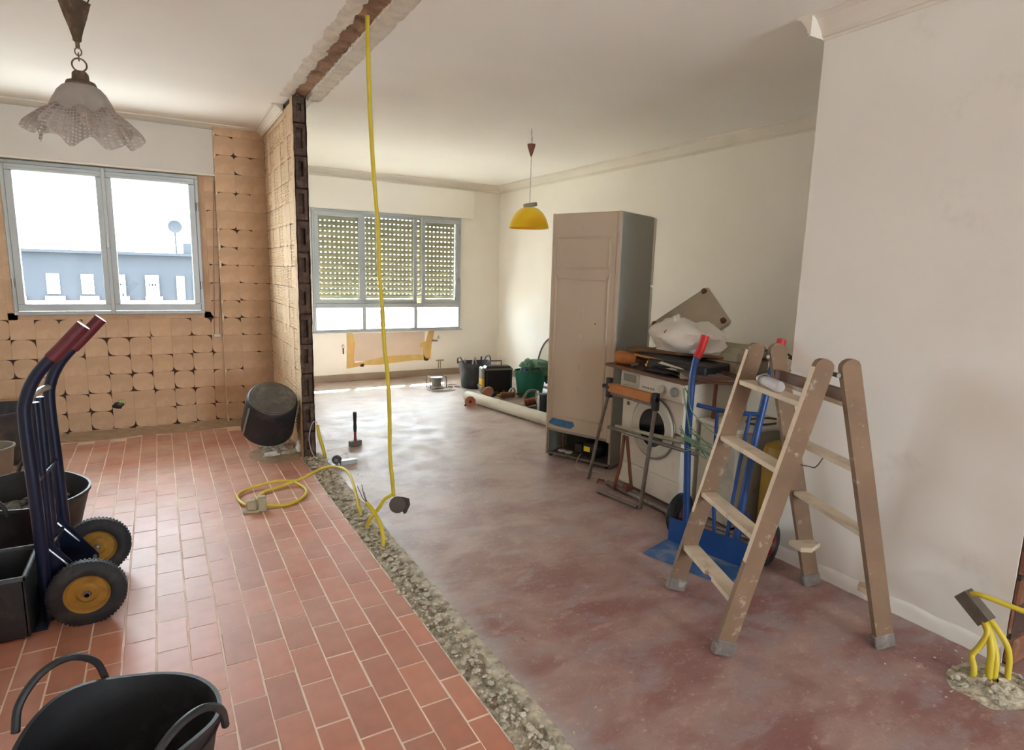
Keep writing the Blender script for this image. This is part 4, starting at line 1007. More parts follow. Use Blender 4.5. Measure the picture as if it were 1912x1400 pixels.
obj('compressor', MB().blob((.39, .13, .115), (.10, .085, .075), 3, .05, 2, 2), black_pl, frg, True)
obj('terminal_box', MB().cbox(.24, .31, .07, .14, .07, .14, .006), black_pl, frg)
obj('sticker', MB().box(.345, .40, .040, .0445, .10, .14), label_y, frg, label='yellow warning sticker')
obj('pipe', MB().tube([(.10, .12, .05), (.09, .12, .15), (.11, .14, .23)], .005, 8), copper, frg, True)
obj('drip_tray', MB().lathe([(.001, 0), (.03, 0), (.036, .012), (.03, .014), (.001, .012)], 20, Matrix.Translation((.17, .09, .035))).lathe([(.001, 0), (.03, 0), (.036, .012), (.03, .014), (.001, .012)], 20, Matrix.Translation((.10, .10, .035))), enamel, frg, True)
obj('power_cord', MB().tube([(.30, .08, .06), (.33, -.03, .04), (.38, -.12, .006), (.46, -.14, .006), (.55, -.10, .006), (.62, -.12, .006)], .003, 6), cable_grey, frg, True)
for x in (.03, Wf-.04): obj('foot', MB().cyl((x, .04, 0), (x, .04, .03), .016, n=12), black_pl, frg, True)
for x in (.03, Wf-.04): obj('foot', MB().cyl((x, Df-.1, 0), (x, Df-.1, .23), .016, n=12), black_pl, frg, True)

# ------------------------------------------------------------------ washing machine
wm = thing('washing_machine', 'old white washing machine piled with junk right of the fridge', 'washing machine', (2.835, 3.30, 0), math.radians(-92))
# local x to the right along the front, local y depth, z up
Ww, Dw, Hw = .62, .56, .85
wmM = None
obj('cabinet', MB().cbox(0, Ww, .01, Dw, .02, Hw, .008), enamel, wm)
fp = obj('front_panel', MB().cbox(.004, Ww-.004, -.002, .012, .19, .715, .006), enamel, wm)
obj('kick_panel', MB().cbox(.004, Ww-.004, -.002, .012, .03, .182, .004), enamel, wm)
cp = obj('control_panel', MB().prism([(-.028, .722), (-.022, .845), (.02, .848), (.02, .718)], 'x', .002, Ww-.002), enamel, wm)
obj('drawer', MB().cbox(.02, .20, -.031, -.02, .745, .835, .004), enamel_old, cp)
obj('vent_grille', MB().cbox(.04, .17, -.034, -.03, .775, .825, .002), grey_pl, cp)
for x, rr, mm in ((.435, .026, enamel_old), (.55, .030, grey_pl)):
    obj('knob', MB().lathe([(.001, .022), (rr*.8, .022), (rr, .016), (rr, 0), (.001, 0)], 24, Matrix.Translation((x, -.026, .782)) @ Matrix.Rotation(PI/2, 4, 'X')), mm, cp, True)
q = MB()
for i in range(5): q.cbox(.235+i*.026, .252+i*.026, -.029, -.025, .757, .768, .002)
obj('button', q, grey_pl, cp)
dr = obj('door', MB().lathe([(.125, .0), (.13, .02), (.165, .028), (.195, .022), (.205, .008), (.205, 0)], 48, Matrix.Translation((.345, -.002, .50)) @ Matrix.Rotation(PI/2, 4, 'X')), enamel_old, wm, True)
obj('door_glass', MB().lathe([(.001, .004), (.08, .006), (.128, .016)], 40, Matrix.Translation((.345, -.002, .50)) @ Matrix.Rotation(PI/2, 4, 'X')), black_glass, dr, True)
obj('chrome_ring', MB().tube([(.345+.207*math.cos(a), -.008, .50+.207*math.sin(a)) for a in [2*PI*i/48 for i in range(48)]], .006, 8, 1, True), mat('dull_ring', (120, 112, 98), .4, .5), dr, True)
obj('door_catch', MB().cbox(.555, .605, -.012, 0, .50, .515, .003), brown_m, wm)
obj('hinge_hole', MB().cbox(.055, .085, -.006, 0, .60, .625, .004), brown_m, wm)
for x in (.05, Ww-.05):
    for y in (.05, Dw-.05): obj('foot', MB().cyl((x, y, 0), (x, y, .022), .018, n=10), black_pl, wm, True)

# junk on the washer
wt = thing('tabletop_board', 'dark stained board lying on the washing machine', 'board', (3.12, 2.95, .852), math.radians(-4))
obj('board', MB().cbox(-.36, .44, -.36, .48, 0, .022, .004), wood_dark, wt)
obj('edge_trim', MB().cbox(-.368, -.360, -.36, .48, -.001, .020, .002), wood_dark, wt)
fr_ = thing('foam_roll', 'rolled orange foam mat at the left corner of the junk pile', 'roll', (2.86, 3.25, .874))
obj('roll', MB().tube([(-.03, .12, .05), (.0, .02, .05), (.02, -.05, .05)], .05, 14, 4).tube([(.02, -.02, .09), (.2, -.10, .12), (.42, -.22, .135)], .024, 8, 3), mat('orange_foam', (176, 112, 56), .8, var=.2, scale=9, bump=.4), fr_, True)
pl_ = thing('wooden_plank', 'narrow amber varnished plank across the pile under the plastic bag', 'plank', (3.05, 2.98, .985), math.radians(-62))
obj('plank', MB().cbox(-.36, .36, -.09, .09, 0, .018, .004), wood_dark, pl_)
bs = thing('brass_valve', 'small shiny brass valve on the junk pile edge', 'valve', (2.82, 3.02, .875))
obj('body', MB().cyl((0, 0, .0), (0, 0, .07), .016, n=12).blob((0, 0, .06), (.028, .026, .024), 2, .1, 2).cyl((-.04, 0, .045), (.04, 0, .045), .012, n=12), brass, bs, True)
bf = thing('flat_black_case', 'flat black case wedged under the white plastic bag', 'case', (3.0, 2.80, .876), math.radians(10))
obj('case', MB().cbox(-.19, .2, -.20, .24, 0, .09, .01), black_pl, bf)
obj('clasp', MB().cbox(-.197, -.188, -.05, .05, .035, .06, .002), dull_steel, bf)
bf2 = thing('dark_tool_pouch', 'crumpled black pouch among cables on the washer top', 'pouch', (2.86, 2.90, .875))
obj('pouch', MB().blob((0, 0, .03), (.10, .20, .032), 3, .5, 2.2, 4), black_pl, bf2, True)
pp = thing('folded_papers', 'few folded paper sheets sticking out beside the red grip', 'paper', (2.80, 2.80, .905), math.radians(24))
obj('sheet', MB().add([(-.05, -.08, .03), (.07, -.07, .03), (.05, .09, .055), (-.07, .07, .055)], [(0, 1, 2, 3)]).add([(-.05, -.10, .01), (.08, -.11, .01), (.06, .0, .025), (-.06, .02, .025)], [(0, 1, 2, 3)]), paper, pp)
bag = thing('plastic_bag', 'crumpled white plastic bag on top of the junk pile', 'bag', (3.10, 2.99, 1.004))
def bagmesh():
    bm = bmesh.new(); bmesh.ops.create_icosphere(bm, subdivisions=4, radius=1)
    for v in bm.verts:
        d = v.co.copy()
        n1 = noise.noise(d*1.5+Vector((3, 1, 2))); n2 = noise.noise(d*4+Vector((9, 0, 0))); n3 = abs(noise.noise(d*7))
        k = 1+.30*n1+.12*n2-.10*n3
        z = d.z*k
        flat = max(-.42, z)
        top = 0
        for (ax, ay, hgt) in ((.2, .55, .25), (-.1, .1, .22), (.3, -.3, .12)):
            dd = (d.x-ax)**2+(d.y-ay)**2
            if d.z > 0: top += hgt*math.exp(-dd*14)
        v.co = Vector((d.x*k*.16, d.y*k*.30, (flat+.42)*.155+top*.16))
    bm.verts.index_update(); mb = MB().add([v.co[:] for v in bm.verts], [[v.index for v in f.verts] for f in bm.faces]); bm.free(); return mb
obj('bag_body', bagmesh(), bag_m, bag, True)
obj('twisted_handle', MB().blob((-.05, .05, .19), (.025, .018, .05), 3, .8, 2, 3), bag_m, bag, True)
obj('dark_content', MB().blob((-.135, .03, .12), (.02, .045, .03), 2, .5, 2, 8), brown_m, bag)
sq = thing('footed_panel', 'square grey panel with four rubber feet standing on its corner', 'panel', (3.16, 3.27, .89), rot=(0, math.radians(42), 0))
def rsq(s, r):
    p = []
    for cx, cy, a0 in ((1, 1, 0), (-1, 1, 90), (-1, -1, 180), (1, -1, 270)):
        for k in range(5):
            a = math.radians(a0+k*22.5); p.append((cx*(s-r)+r*math.cos(a), cy*(s-r)+r*math.sin(a)))
    return p
rotp = math.radians(36); HZ = .36
pts = [(x*math.cos(rotp)-y*math.sin(rotp), x*math.sin(rotp)+y*math.cos(rotp)+HZ) for x, y in rsq(.262, .04)]
obj('plate', MB().prism(pts, 'x', -.012, .012), mat('grey_panel', (186, 174, 154), .6, var=.05, scale=5), sq)
for cx, cy in ((.22, .22), (-.22, .22), (-.22, -.22), (.22, -.22)):
    y = cx*math.cos(rotp)-cy*math.sin(rotp); z = cx*math.sin(rotp)+cy*math.cos(rotp)+HZ
    obj('rubber_foot', MB().cyl((-.012, y, z), (-.035, y, z), .022, .018, 14), brown_m, sq, True)
bx = thing('beige_motor_housing', 'flat beige box with rounded edges on the right of the pile', 'housing', (3.28, 2.72, .876), math.radians(4))
obj('housing', MB().cbox(-.17, .15, -.17, .2, 0, .19, .035), beige_pl, bx)
obj('seam', MB().cbox(-.173, .153, -.173, .203, .10, .106, .001), brown_m, bx)
obj('knob', MB().cyl((.03, -.17, .13), (.03, -.205, .13), .018, n=14), brown_m, bx, True)
q = MB()
for k in range(7):
    pts = []
    for i in range(10):
        a = 2*PI*i/10+k*.4
        pts.append((.05+(.16+.012*k)*math.cos(a)*.55+random.uniform(-.012, .012), (.17+.012*k)*math.sin(a)+random.uniform(-.012, .012), .015+.006*k+random.uniform(0, .01)))
    q.tube(pts, .006, 6, 4, True)
hz = solo('cable_coil', q, cable_brown, 'coil of brown cable on the washer in front of the beige box', 'cable', True)
hz.location = (2.90, 2.58, .876)
q = MB().tube([(3.28, 2.56, 1.03), (3.4, 2.50, 1.06), (3.5, 2.42, .98), (3.3, 2.34, .90), (3.1, 2.40, .89), (2.9, 2.6, .90)], .007, 6).tube([(3.30, 2.55, 1.0), (3.42, 2.45, 1.02), (3.6, 2.45, .93), (3.35, 2.6, .90)], .006, 6).tube([(3.0, 2.5, .895), (3.2, 2.43, .92), (3.38, 2.50, .90)], .008, 6)
solo('loose_cables', q, cable_brown, 'loose brown cables arching from the beige box to the right', 'cable', True)
q = MB()
for k in range(7):
    y = 3.2-k*.09; q.tube([(2.79+random.uniform(-.01, .02), y, .89), (2.9, y-.1, .90+random.uniform(0, .02)), (3.0+random.uniform(0, .1), y-.2, .895)], random.choice((.006, .009, .012)), 7)
solo('tool_jumble', q, dull_steel, 'jumble of thin dark rods and tools along the washer top edge', 'tools', True)
cw = thing('crumpled_cloth', 'crumpled dark brown cloth between the orange roll and the black case', 'cloth', (2.86, 3.06, .875))
obj('cloth', MB().blob((0.03, 0, .03), (.10, .11, .045), 4, .7, 2.6, 12), mat('dark_brown_cloth', (74, 52, 38), .9, var=.3, scale=14, bump=.6, bscale=60), cw, True)
bt2 = thing('thin_black_panel', 'thin black panel tilted on the pile under the bag front', 'panel', (2.98, 2.98, .975), rot=(math.radians(4), math.radians(-7), math.radians(12)))
obj('panel', MB().cbox(-.16, .16, -.20, .20, 0, .012, .003), black_pl, bt2)
obj('edge_strip', MB().cbox(-.168, -.16, -.20, .20, -.001, .013, .002), orange_wood, bt2)
sbx = thing('small_tin', 'small dull tin box near the red grip on the pile', 'tin', (2.83, 2.70, .875), math.radians(30))
obj('tin', MB().cbox(-.05, .05, -.035, .035, 0, .045, .006), beige_pl, sbx)
obj('lid', MB().cbox(-.052, .052, -.037, .037, .040, .050, .003), dull_steel, sbx)
# low white cabinet beyond the washing machine and its stacked panel
lc = thing('low_cabinet', 'low white appliance with a pale top beside the washing machine', 'appliance', (3.14, 2.44, 0), math.radians(-6))
obj('body', MB().cbox(-.24, .24, -.14, .18, .015, .60, .008), enamel_old, lc)
obj('top', MB().cbox(-.25, .25, -.15, .19, .60, .625, .006), enamel, lc)
obj('foot', MB().cbox(-.22, .22, -.13, .16, 0, .016, .003), black_pl, lc)
q = MB().tube([(.0+.13*math.cos(a), .02+.07*math.sin(a), .632) for a in [i*.62 for i in range(9)]], .006, 6)
q.v = [(x+3.2, y+2.38, z) for x, y, z in q.v]
solo('hose_loop', q, cable_brown, 'thin brown hose loop on the pale low cabinet top', 'hose', True)
vp = thing('drain_pipe', 'short vertical dark grey pipe at the washing machine side', 'pipe', (2.98, 2.60, .627))
obj('pipe', MB().tube([(.0, 0, 0), (.0, 0, .12), (.005, 0, .24)], .012, 10), brown_m, vp, True)
# yellow drum and dark crates behind the ladder
yd = thing('yellow_drum', 'olive yellow plastic drum half hidden behind the ladder', 'drum', (3.06, 2.12, 0))
obj('body', MB().lathe([(.001, 0), (.115, 0), (.125, .02), (.125, .52), (.115, .56), (.06, .585), (.001, .59)], 32), mat('mustard_plastic', (150, 118, 34), .5, var=.12, scale=9, bump=.05), yd, True)
obj('cap', MB().cyl((0, 0, .585), (0, 0, .625), .04, n=18), black_pl, yd, True)
for k in range(3):
    c_ = thing('stacked_crate', ('bottom', 'middle', 'top')[k]+' dark crate of the stack behind the ladder', 'crate', (3.46, 2.138, .255*k), math.radians((2, -5, 4)[k]), 'dark crates behind the ladder')
    q = MB().cbox(-.22, .22, -.13, .13, 0, .015, .003)
    for z in (.05, .11, .17, .225): q.cbox(-.22, .22, -.13, -.12, z, z+.03, .003).cbox(-.22, .22, .12, .13, z, z+.03, .003).cbox(-.22, -.21, -.13, .13, z, z+.03, .003).cbox(.21, .22, -.13, .13, z, z+.03, .003)
    for x in (-.22, .21):
        for y in (-.13, .12): q.cbox(x, x+.01, y, y+.01, 0, .253, .002)
    obj('basket', q, dark_rub if k != 2 else mat('dark_green_plastic', (40, 70, 56), .5), c_)

# ------------------------------------------------------------------ stand in front of the washer
sd_ = thing('folding_stand', 'rusty folding pipe stand with an orange wooden clamp beam', 'stand', (2.68, 3.05, 0))
obj('beam', MB().cbox(-.022, .022, -.22, .21, .705, .765, .004), orange_wood, sd_)
obj('lower_beam', MB().cbox(-.012, .012, -.235, .22, .685, .703, .003), dull_steel, sd_)
for y in (.215, -.245):
    obj('clamp', MB().cbox(-.02, .02, y-.02, y+.02, .66, .80 if y > 0 else .775, .005).cyl((-.01, y+(.05 if y > 0 else .0), .735), (-.01, y-.02, .735), .016, n=12), black_pl, sd_)
obj('leg', MB().tube([(0, .215, .70), (-.004, .30, .40), (0, .40, .01)], .012, 10, 3), dull_steel, sd_, True)
obj('leg', MB().tube([(0, -.25, .70), (-.02, -.235, .40), (-.05, -.22, .01)], .014, 10, 3), dull_steel, sd_, True)
obj('cross_pipe', MB().cyl((.03, .24, .437), (.05, -.57, .455), .012, n=10), dull_steel, sd_, True)
obj('cross_pipe', MB().cyl((.04, .17, .46), (.09, -.60, .50), .013, n=10), mat('pale_pipe', (160, 152, 132), .6, .3, var=.15, scale=12), sd_, True)
obj('inner_leg', MB().tube([(.04, .08, .415), (.04, .10, .2), (.02, .14, .012)], .012, 10, 3), brown_m, sd_, True)
obj('inner_leg', MB().tube([(.04, .05, .415), (.07, .04, .2), (.09, .03, .03)], .012, 10, 3), brown_m, sd_, True)
obj('floor_bar', MB().cyl((-.105, .15, .014), (-.06, -.205, .014), .012, n=10), dull_steel, sd_, True)
obj('floor_bar', MB().cyl((.05, .24, .022), (.05, -.44, .022), .020, n=12), dull_steel, sd_, True)
obj('bracket', MB().cbox(.02, .07, .00, .05, .03, .08, .006), brown_m, sd_)

# ------------------------------------------------------------------ blue hand truck by the washer
bt = thing('hand_truck', 'bright blue hand truck with red grips and dusty toe plate behind the ladder', 'hand truck', (2.5, 2.17, 0))
dv = Vector((.116, -.45, 0)).normalized(); pv = Vector((-.96, -.27, 0)).normalized()
A0 = Vector((2.455, 2.395, 0))
def PT(s, d, z): q = A0+dv*s+pv*d; return (q.x, q.y, z)
def slab(mb, s0, s1, d0, d1, z0, z1):
    vs = [PT(s, d, z) for z in (z0, z1) for d in (d0, d1) for s in (s0, s1)]
    return mb.add(vs, [(0, 2, 3, 1), (4, 5, 7, 6), (0, 1, 5, 4), (2, 6, 7, 3), (0, 4, 6, 2), (1, 3, 7, 5)])
obj('toe_plate', slab(MB(), -.01, .47, .0, .25, .002, .008), blue_dust, bt, world=True, label='dusty blue steel toe plate')
obj('back_plate', slab(MB(), 0, .47, -.006, .002, .008, .145), blue_m, bt, world=True)
obj('side_rail', MB().tube([PT(.10, -.02, .01), PT(.085, -.02, .3), PT(.07, -.015, .6), PT(.075, .0, .86), PT(.07, -.02, 1.0), PT(.07, -.05, 1.08)], .019, 12), blue_m, bt, True, world=True)
obj('grip', MB().tube([PT(.07, -.045, 1.07), PT(.08, -.065, 1.12), PT(.09, -.085, 1.19)], .023, 14), red_grip, bt, True, world=True)
obj('side_rail', MB().tube([PT(.385, -.02, .01), PT(.39, -.05, .3), PT(.40, -.10, .6), PT(.41, -.16, .85), PT(.415, -.20, 1.0), PT(.42, -.24, 1.1)], .019, 12), blue_m, bt, True, world=True)
obj('grip', MB().tube([PT(.42, -.235, 1.09), PT(.425, -.25, 1.13), PT(.43, -.27, 1.19)], .023, 14), red_grip, bt, True, world=True)
obj('upright_bar', MB().tube([PT(.28, -.02, .01), PT(.23, -.035, .4), PT(.21, -.05, .79)], .010, 10), blue_m, bt, True, world=True)
obj('upright_bar', MB().tube([PT(.33, -.02, .01), PT(.34, -.06, .4), PT(.36, -.12, .80)], .010, 10), blue_m, bt, True, world=True)
obj('crossbar', MB().tube([PT(.10, -.03, .815), PT(.25, -.07, .80), PT(.42, -.15, .80)], .012, 10), blue_m, bt, True, world=True)
obj('axle', MB().cyl(PT(0, -.12, .12), PT(.47, -.12, .12), .009, n=10), steel, bt, True, world=True)
for s in (.06, .44): obj('wheel_bracket', MB().tube([PT(s, -.01, .30), PT(s, -.12, .12), PT(s, -.01, .06)], .007, 8, 2), blue_m, bt, True, world=True)
for s in (-.01, .50): wheel(bt, Vector(PT(s, -.14, .122))-Vector((2.5, 2.17, 0)), dv, .12, .07, mat('dark_red_rim', (120, 30, 36), .5))
q = MB()
for k in range(9):
    a = random.uniform(-.02, .02)
    q.tube([PT(.04, .03+a, .60+k*.012), PT(.10, .02, .62-a), PT(.16+.02*k, .02+a, .60-.03*(k % 3)), PT(.06, .0, .55+.02*k)], .0028, 5)
q.tube([PT(.07, .02, .95), PT(.09, .02, .8), PT(.2, .0, .7), PT(.32, -.05, .62)], .003, 5).tube([PT(.10, .02, .66), PT(.04, .02, .9), PT(.09, 0, .83)], .004, 5)
solo('twine', q, cable_green, 'tangled pale green twine tied round the bright blue truck rail', 'twine', True)

# ------------------------------------------------------------------ step ladder
sl = thing('step_ladder', 'paint-spattered wooden step ladder opened by the white right wall', 'ladder', (2.31, 1.595, 0), math.atan2(-.40, .917))
# local x: front(-) to back(+); local y: near(-) to far(+)
LH = 1.21
def stile(x0, x1, y, zt, m):
    mb = MB(); w2 = .038; t = .0135
    d = Vector((x1-x0, 0, zt)).normalized(); n = Vector((d.z, 0, -d.x))
    # rounded head
    p0 = Vector((x0, 0, 0)); p1 = Vector((x1, 0, zt))
    base_l = p0-n*w2+d*((w2*n.z)/d.z); base_r = p0+n*w2-d*((w2*n.z)/d.z)
    pts = [(base_l.x, .012), (base_r.x, .012)]
    for k in range(7):
        a = PI/2-PI*k/6
        pts.append(tuple((p1-d*.03+n*w2*math.sin(a)+d*.03*math.cos(a))[i] for i in (0, 2)))
    mb.prism(pts, 'y', y-t, y+t)
    return mb
for sy, y in ((-1, -.255), (1, .255)):
    for nm, x0, x1 in (('front_stile', -.355, -.045), ('rear_stile', .355, .045)):
        s = obj(nm, stile(x0, x1, y+(0 if nm[0] == 'f' else sy*.002), LH, wood_front), wood_front, sl)
        # pale worn outer edge of the stile
        d = Vector((x1-x0, 0, LH)).normalized(); n = Vector((d.z, 0, -d.x)); sg = -1 if x0 < 0 else 1
        e = MB(); a = Vector((x0, 0, 0))+n*sg*.0385+d*.03; b_ = Vector((x1, 0, LH))+n*sg*.0385-d*.04
        e.add([(a.x, y-.013, a.z), (a.x, y+.013, a.z), (b_.x, y+.013, b_.z), (b_.x, y-.013, b_.z), (a.x+n.x*sg*.0015, y-.012, a.z+n.z*sg*.0015), (a.x+n.x*sg*.0015, y+.012, a.z+n.z*sg*.0015), (b_.x+n.x*sg*.0015, y+.012, b_.z+n.z*sg*.0015), (b_.x+n.x*sg*.0015, y-.012, b_.z+n.z*sg*.0015)], [(4, 5, 6, 7), (0, 1, 5, 4), (1, 2, 6, 5), (2, 3, 7, 6), (3, 0, 4, 7)])
        obj('pale_edge', e, wood_edge, s)
        sh_ = MB(); c = Vector((x0, 0, 0))+d*.035
        R_ = Matrix.Translation((x0+d.x*.03, y, .03)) @ Matrix.Rotation(math.atan2(d.x, d.z), 4, 'Y')
        sh_.cbox(-.044, .044, -.018, .018, -.028, .035, .004, R_)
        obj('foot_cap', sh_, mat('scuffed_foot_cap', (112, 104, 98), .7, var=.2, scale=20, bump=.2, dirt=(190, 184, 170), dirt_amt=.6, dscale=16, dlow=.54), s)
    obj('hinge_bolt', MB().cyl((0, y-.022, LH-.06), (0, y+.022, LH-.06), .009, n=12), dull_steel, sl, True)
def xf(z): return -.355+(.31)*z/LH
def xb(z): return .355-(.31)*z/LH
for k, z in enumerate((.225, .49, .765, 1.03)):
    tm = MB().cbox(xf(z)-.034, xf(z)+.040, -.243, .243, z-.011, z+.011, .003)
    if k == 0:
        tm = MB().grid(1, 1, lambda u, v: (0, 0, 0)) if False else MB()
        pts = [(xf(z)-.034, -.243), (xf(z)-.030, -.06), (xf(z)-.018, -.05), (xf(z)-.02, -.01), (xf(z)-.034, 0), (xf(z)-.034, .243), (xf(z)+.040, .243), (xf(z)+.040, -.243)]
        tm.prism(pts, 'z', z-.011, z+.011)
    obj('tread', tm, wood_tread, sl)
for z in (.49, .765, 1.03):
    obj('rear_tread', MB().cbox(xb(z)-.03, xb(z)+.034, -.243, .243, z-.010, z+.010, .003), wood_tread, sl)
obj('top_rail', MB().cbox(xb(1.07)-.035, xb(1.07)-.013, -.243, .243, 1.045, 1.09, .003), wood_dark, sl)
z = .235
obj('broken_tread', MB().prism([(xb(z)-.09, .243), (xb(z)+.03, .243), (xb(z)+.05, .21), (xb(z)-.03, .15), (xb(z)-.08, .16)], 'z', z-.01, z+.012), wood_tread, sl)
obj('broken_tread', MB().prism([(xb(z)-.03, -.243), (xb(z)+.03, -.243), (xb(z)+.02, -.18), (xb(z)-.01, -.16), (xb(z)-.04, -.19)], 'z', z-.012, z+.01), wood_tread, sl)
obj('stay_chain', MB().tube([(xb(.72)-.02, -.03, .76), (xb(.7)-.04, .0, .70), (xb(.62)-.03, .10, .67), (xb(.6)-.03, .24, .64)], .003, 6), dull_steel, sl, True)
obj('red_paint_mark', MB().cbox(xb(.93)-.02, xb(.93)+.02, -.2700, -.2695, .90, .925, .0002), redpaint, sl)
# clear tube bottle lying on the top tread
bo = thing('plastic_bottle', 'clear empty plastic bottle lying on the top front ladder tread', 'bottle', (2.235, 1.66, 1.065), math.radians(60))
clr = mat('clear_plastic', (214, 212, 214), .15, var=.02, scale=10, bump=.05, alpha=.55)
T_ = Matrix.Rotation(PI/2, 4, 'Y')
obj('body', MB().lathe([(.001, -.10), (.020, -.10), (.024, -.09), (.024, .04), (.020, .055), (.012, .065), (.012, .085)], 24, T_), clr, bo, True)
obj('neck_ring', MB().tube([(.06, .028*math.cos(a), .028*math.sin(a)) for a in [2*PI*i/20 for i in range(20)]], .004, 8, 1, True), grey_pl, bo, True)
obj('cap', MB().cyl((.08, 0, 0), (.115, 0, 0), .016, n=16), clr, bo, True)

# ------------------------------------------------------------------ conduit bundle in the near right corner
rc = thing('cable_bundle', 'yellow conduits rising from the broken floor at the right edge', 'cable', (2.68, .92, 0))
for p, r in (([(2.62, .93, -.01), (2.625, .935, .05), (2.645, .955, .085), (2.66, .94, .13), (2.675, .93, .19), (2.69, .965, .235)], .0105),
             ([(2.66, .895, -.01), (2.665, .90, .06), (2.67, .905, .12), (2.68, .925, .18), (2.70, .965, .235)], .014),
             ([(2.67, .885, -.01), (2.675, .89, .1), (2.69, .92, .17), (2.70, .95, .22)], .012),
             ([(2.72, .86, .02), (2.72, .865, .1), (2.71, .88, .16), (2.705, .93, .22), (2.70, .96, .24)], .0105),
             ([(2.705, 1.02, .285), (2.70, 1.0, .305), (2.70, .96, .312), (2.72, .88, .305), (2.74, .80, .30), (2.75, .72, .31)], .010)):
    obj('conduit', MB().tube(p, r, 10, 5), hose_y, rc, True, world=True)
tb = thing('square_metal_tube', 'short dusty grey square metal tube threaded over the yellow conduits', 'tube', (2.71, .99, .23))
d0, d1 = Vector((2.705, 1.04, .29)), Vector((2.70, .945, .215))
ax = (d1-d0).normalized(); Mx = Matrix.Translation((d0+d1)/2) @ ax.to_track_quat('Z', 'X').to_matrix().to_4x4()
Lh = (d1-d0).length/2; q = MB()
for a0, a1, b0, b1 in ((-.026, .026, -.026, -.022), (-.026, .026, .022, .026), (-.026, -.022, -.022, .022), (.022, .026, -.022, .022)): q.box(a0, a1, b0, b1, -Lh, Lh, Mx)
obj('tube', q, dull_steel, tb, world=True)
q = MB().grid(24, 8, lambda u, v: (2.655+(.02+.15*v)*math.cos(u*2*PI)*1.0*(1+.25*noise.noise(Vector((u*9, 0, 3)))), .885+(.02+.11*v)*math.sin(u*2*PI)*(1+.2*noise.noise(Vector((u*7, 4, 3)))), .028*(1-v)**1.2*(1+noise.noise(Vector((u*30, v*8, 1))))+.0006))
for i in range(46):
    a = random.uniform(0, 2*PI); r = random.uniform(.02, .15); s = random.uniform(.006, .022)
    q.blob((2.655+r*math.cos(a), .885+.8*r*math.sin(a), .012), (s, s, s*.6), 1, .8, 1.4, i+300)
obj('broken_screed', q, concrete, fl, False, stuff=True)

# ------------------------------------------------------------------ long roll of film and things at the far end
pr_ = thing('plastic_pipe_roll', 'long white roll lying on the floor from the fridge towards the buckets', 'roll', (3.15, 5.45, 0))
q = MB().cyl((3.06, 6.30, .066), (3.34, 4.60, .066), .062, n=28, cap=False); q.cyl((3.06, 6.30, .066), (3.34, 4.60, .066), .052, n=28, cap=False)
obj('roll', q, pvc, pr_, True, world=True)
dd = (Vector((3.34, 4.60, 0))-Vector((3.06, 6.30, 0))).normalized()
obj('core', MB().lathe([(.052, 0), (.062, 0)], 28, Matrix.Translation((3.06, 6.30, .066)) @ dd.to_track_quat('Z', 'Y').to_matrix().to_4x4()), pvc, pr_, world=True)
fb = tub('rubber_bucket', 'black rubber bucket with tool handles by the far corner', 'bucket', (3.535, 7.1, .001), .165, .205, .335, dark_rub, rz=math.radians(5), hh=.06, hw=.07, dip=.02)
for k, (dx, dy, c) in enumerate(((-.03, .02, paper), (.06, -.04, steel), (.10, .05, black_pl), (-.10, -.05, steel))):
    t_ = thing('hand_tool', ('pale wooden', 'bright steel', 'black gripped', 'thin steel')[k]+' tool handle poking out of the far bucket', 'tool', (3.535+dx, 7.1+dy, .02), 0, 'tools in the far bucket')
    obj('handle', MB().tube([(0, 0, 0), (.02*(-1)**k, .02, .2), (.05*(-1)**k, .03, .37)], .011, 8, 3), c, t_, True)
tbx = thing('tool_box', 'black tool box with yellow end standing between the two buckets', 'tool box', (3.60, 6.62, .001), math.radians(-12))
obj('case', MB().cbox(-.16, .20, -.09, .09, .0, .35, .03), black_pl, tbx)
obj('end_cap', MB().cbox(-.20, -.155, -.085, .085, .0, .34, .02), grey_pl, tbx)
obj('yellow_insert', MB().cbox(-.204, -.165, -.088, .06, .08, .20, .01), yellow_pl, tbx)
obj('lid_ridge', MB().cbox(-.17, .20, -.094, .094, .30, .325, .008), mat('grey_green_trim', (104, 106, 92), .6), tbx)
obj('handle', MB().tube([(-.07, 0, .34), (-.07, 0, .41), (.07, 0, .41), (.07, 0, .34)], .009, 8, 1), brown_m, tbx, True)
gb = tub('rubber_bucket', 'green rubber bucket overflowing with mesh fabric beside the tool box', 'bucket', (3.90, 6.28, .001), .15, .195, .33, green_pl, rz=math.radians(40), hh=.05, hw=.06, dip=.02)
gn = solo('mesh_fabric', MB().blob((3.97, 6.22, .36), (.15, .15, .10), 3, .5, 2.2, 3).blob((3.88, 6.30, .37), (.10, .10, .09), 3, .5, 2.2, 7).blob((4.08, 6.17, .27), (.045, .06, .10), 3, .5, 2.2, 9), green_net, 'bundled green mesh fabric heaped in the green bucket', 'fabric', True)
pu = thing('purple_capped_bottle', 'small bottle with purple cap in the green bucket', 'bottle', (3.80, 6.22, .2))
obj('body', MB().cyl((0, 0, 0), (0, 0, .13), .022, n=14), paper, pu, True)
obj('cap', MB().cyl((0, 0, .13), (0, 0, .175), .024, n=14), purple_pl, pu, True)
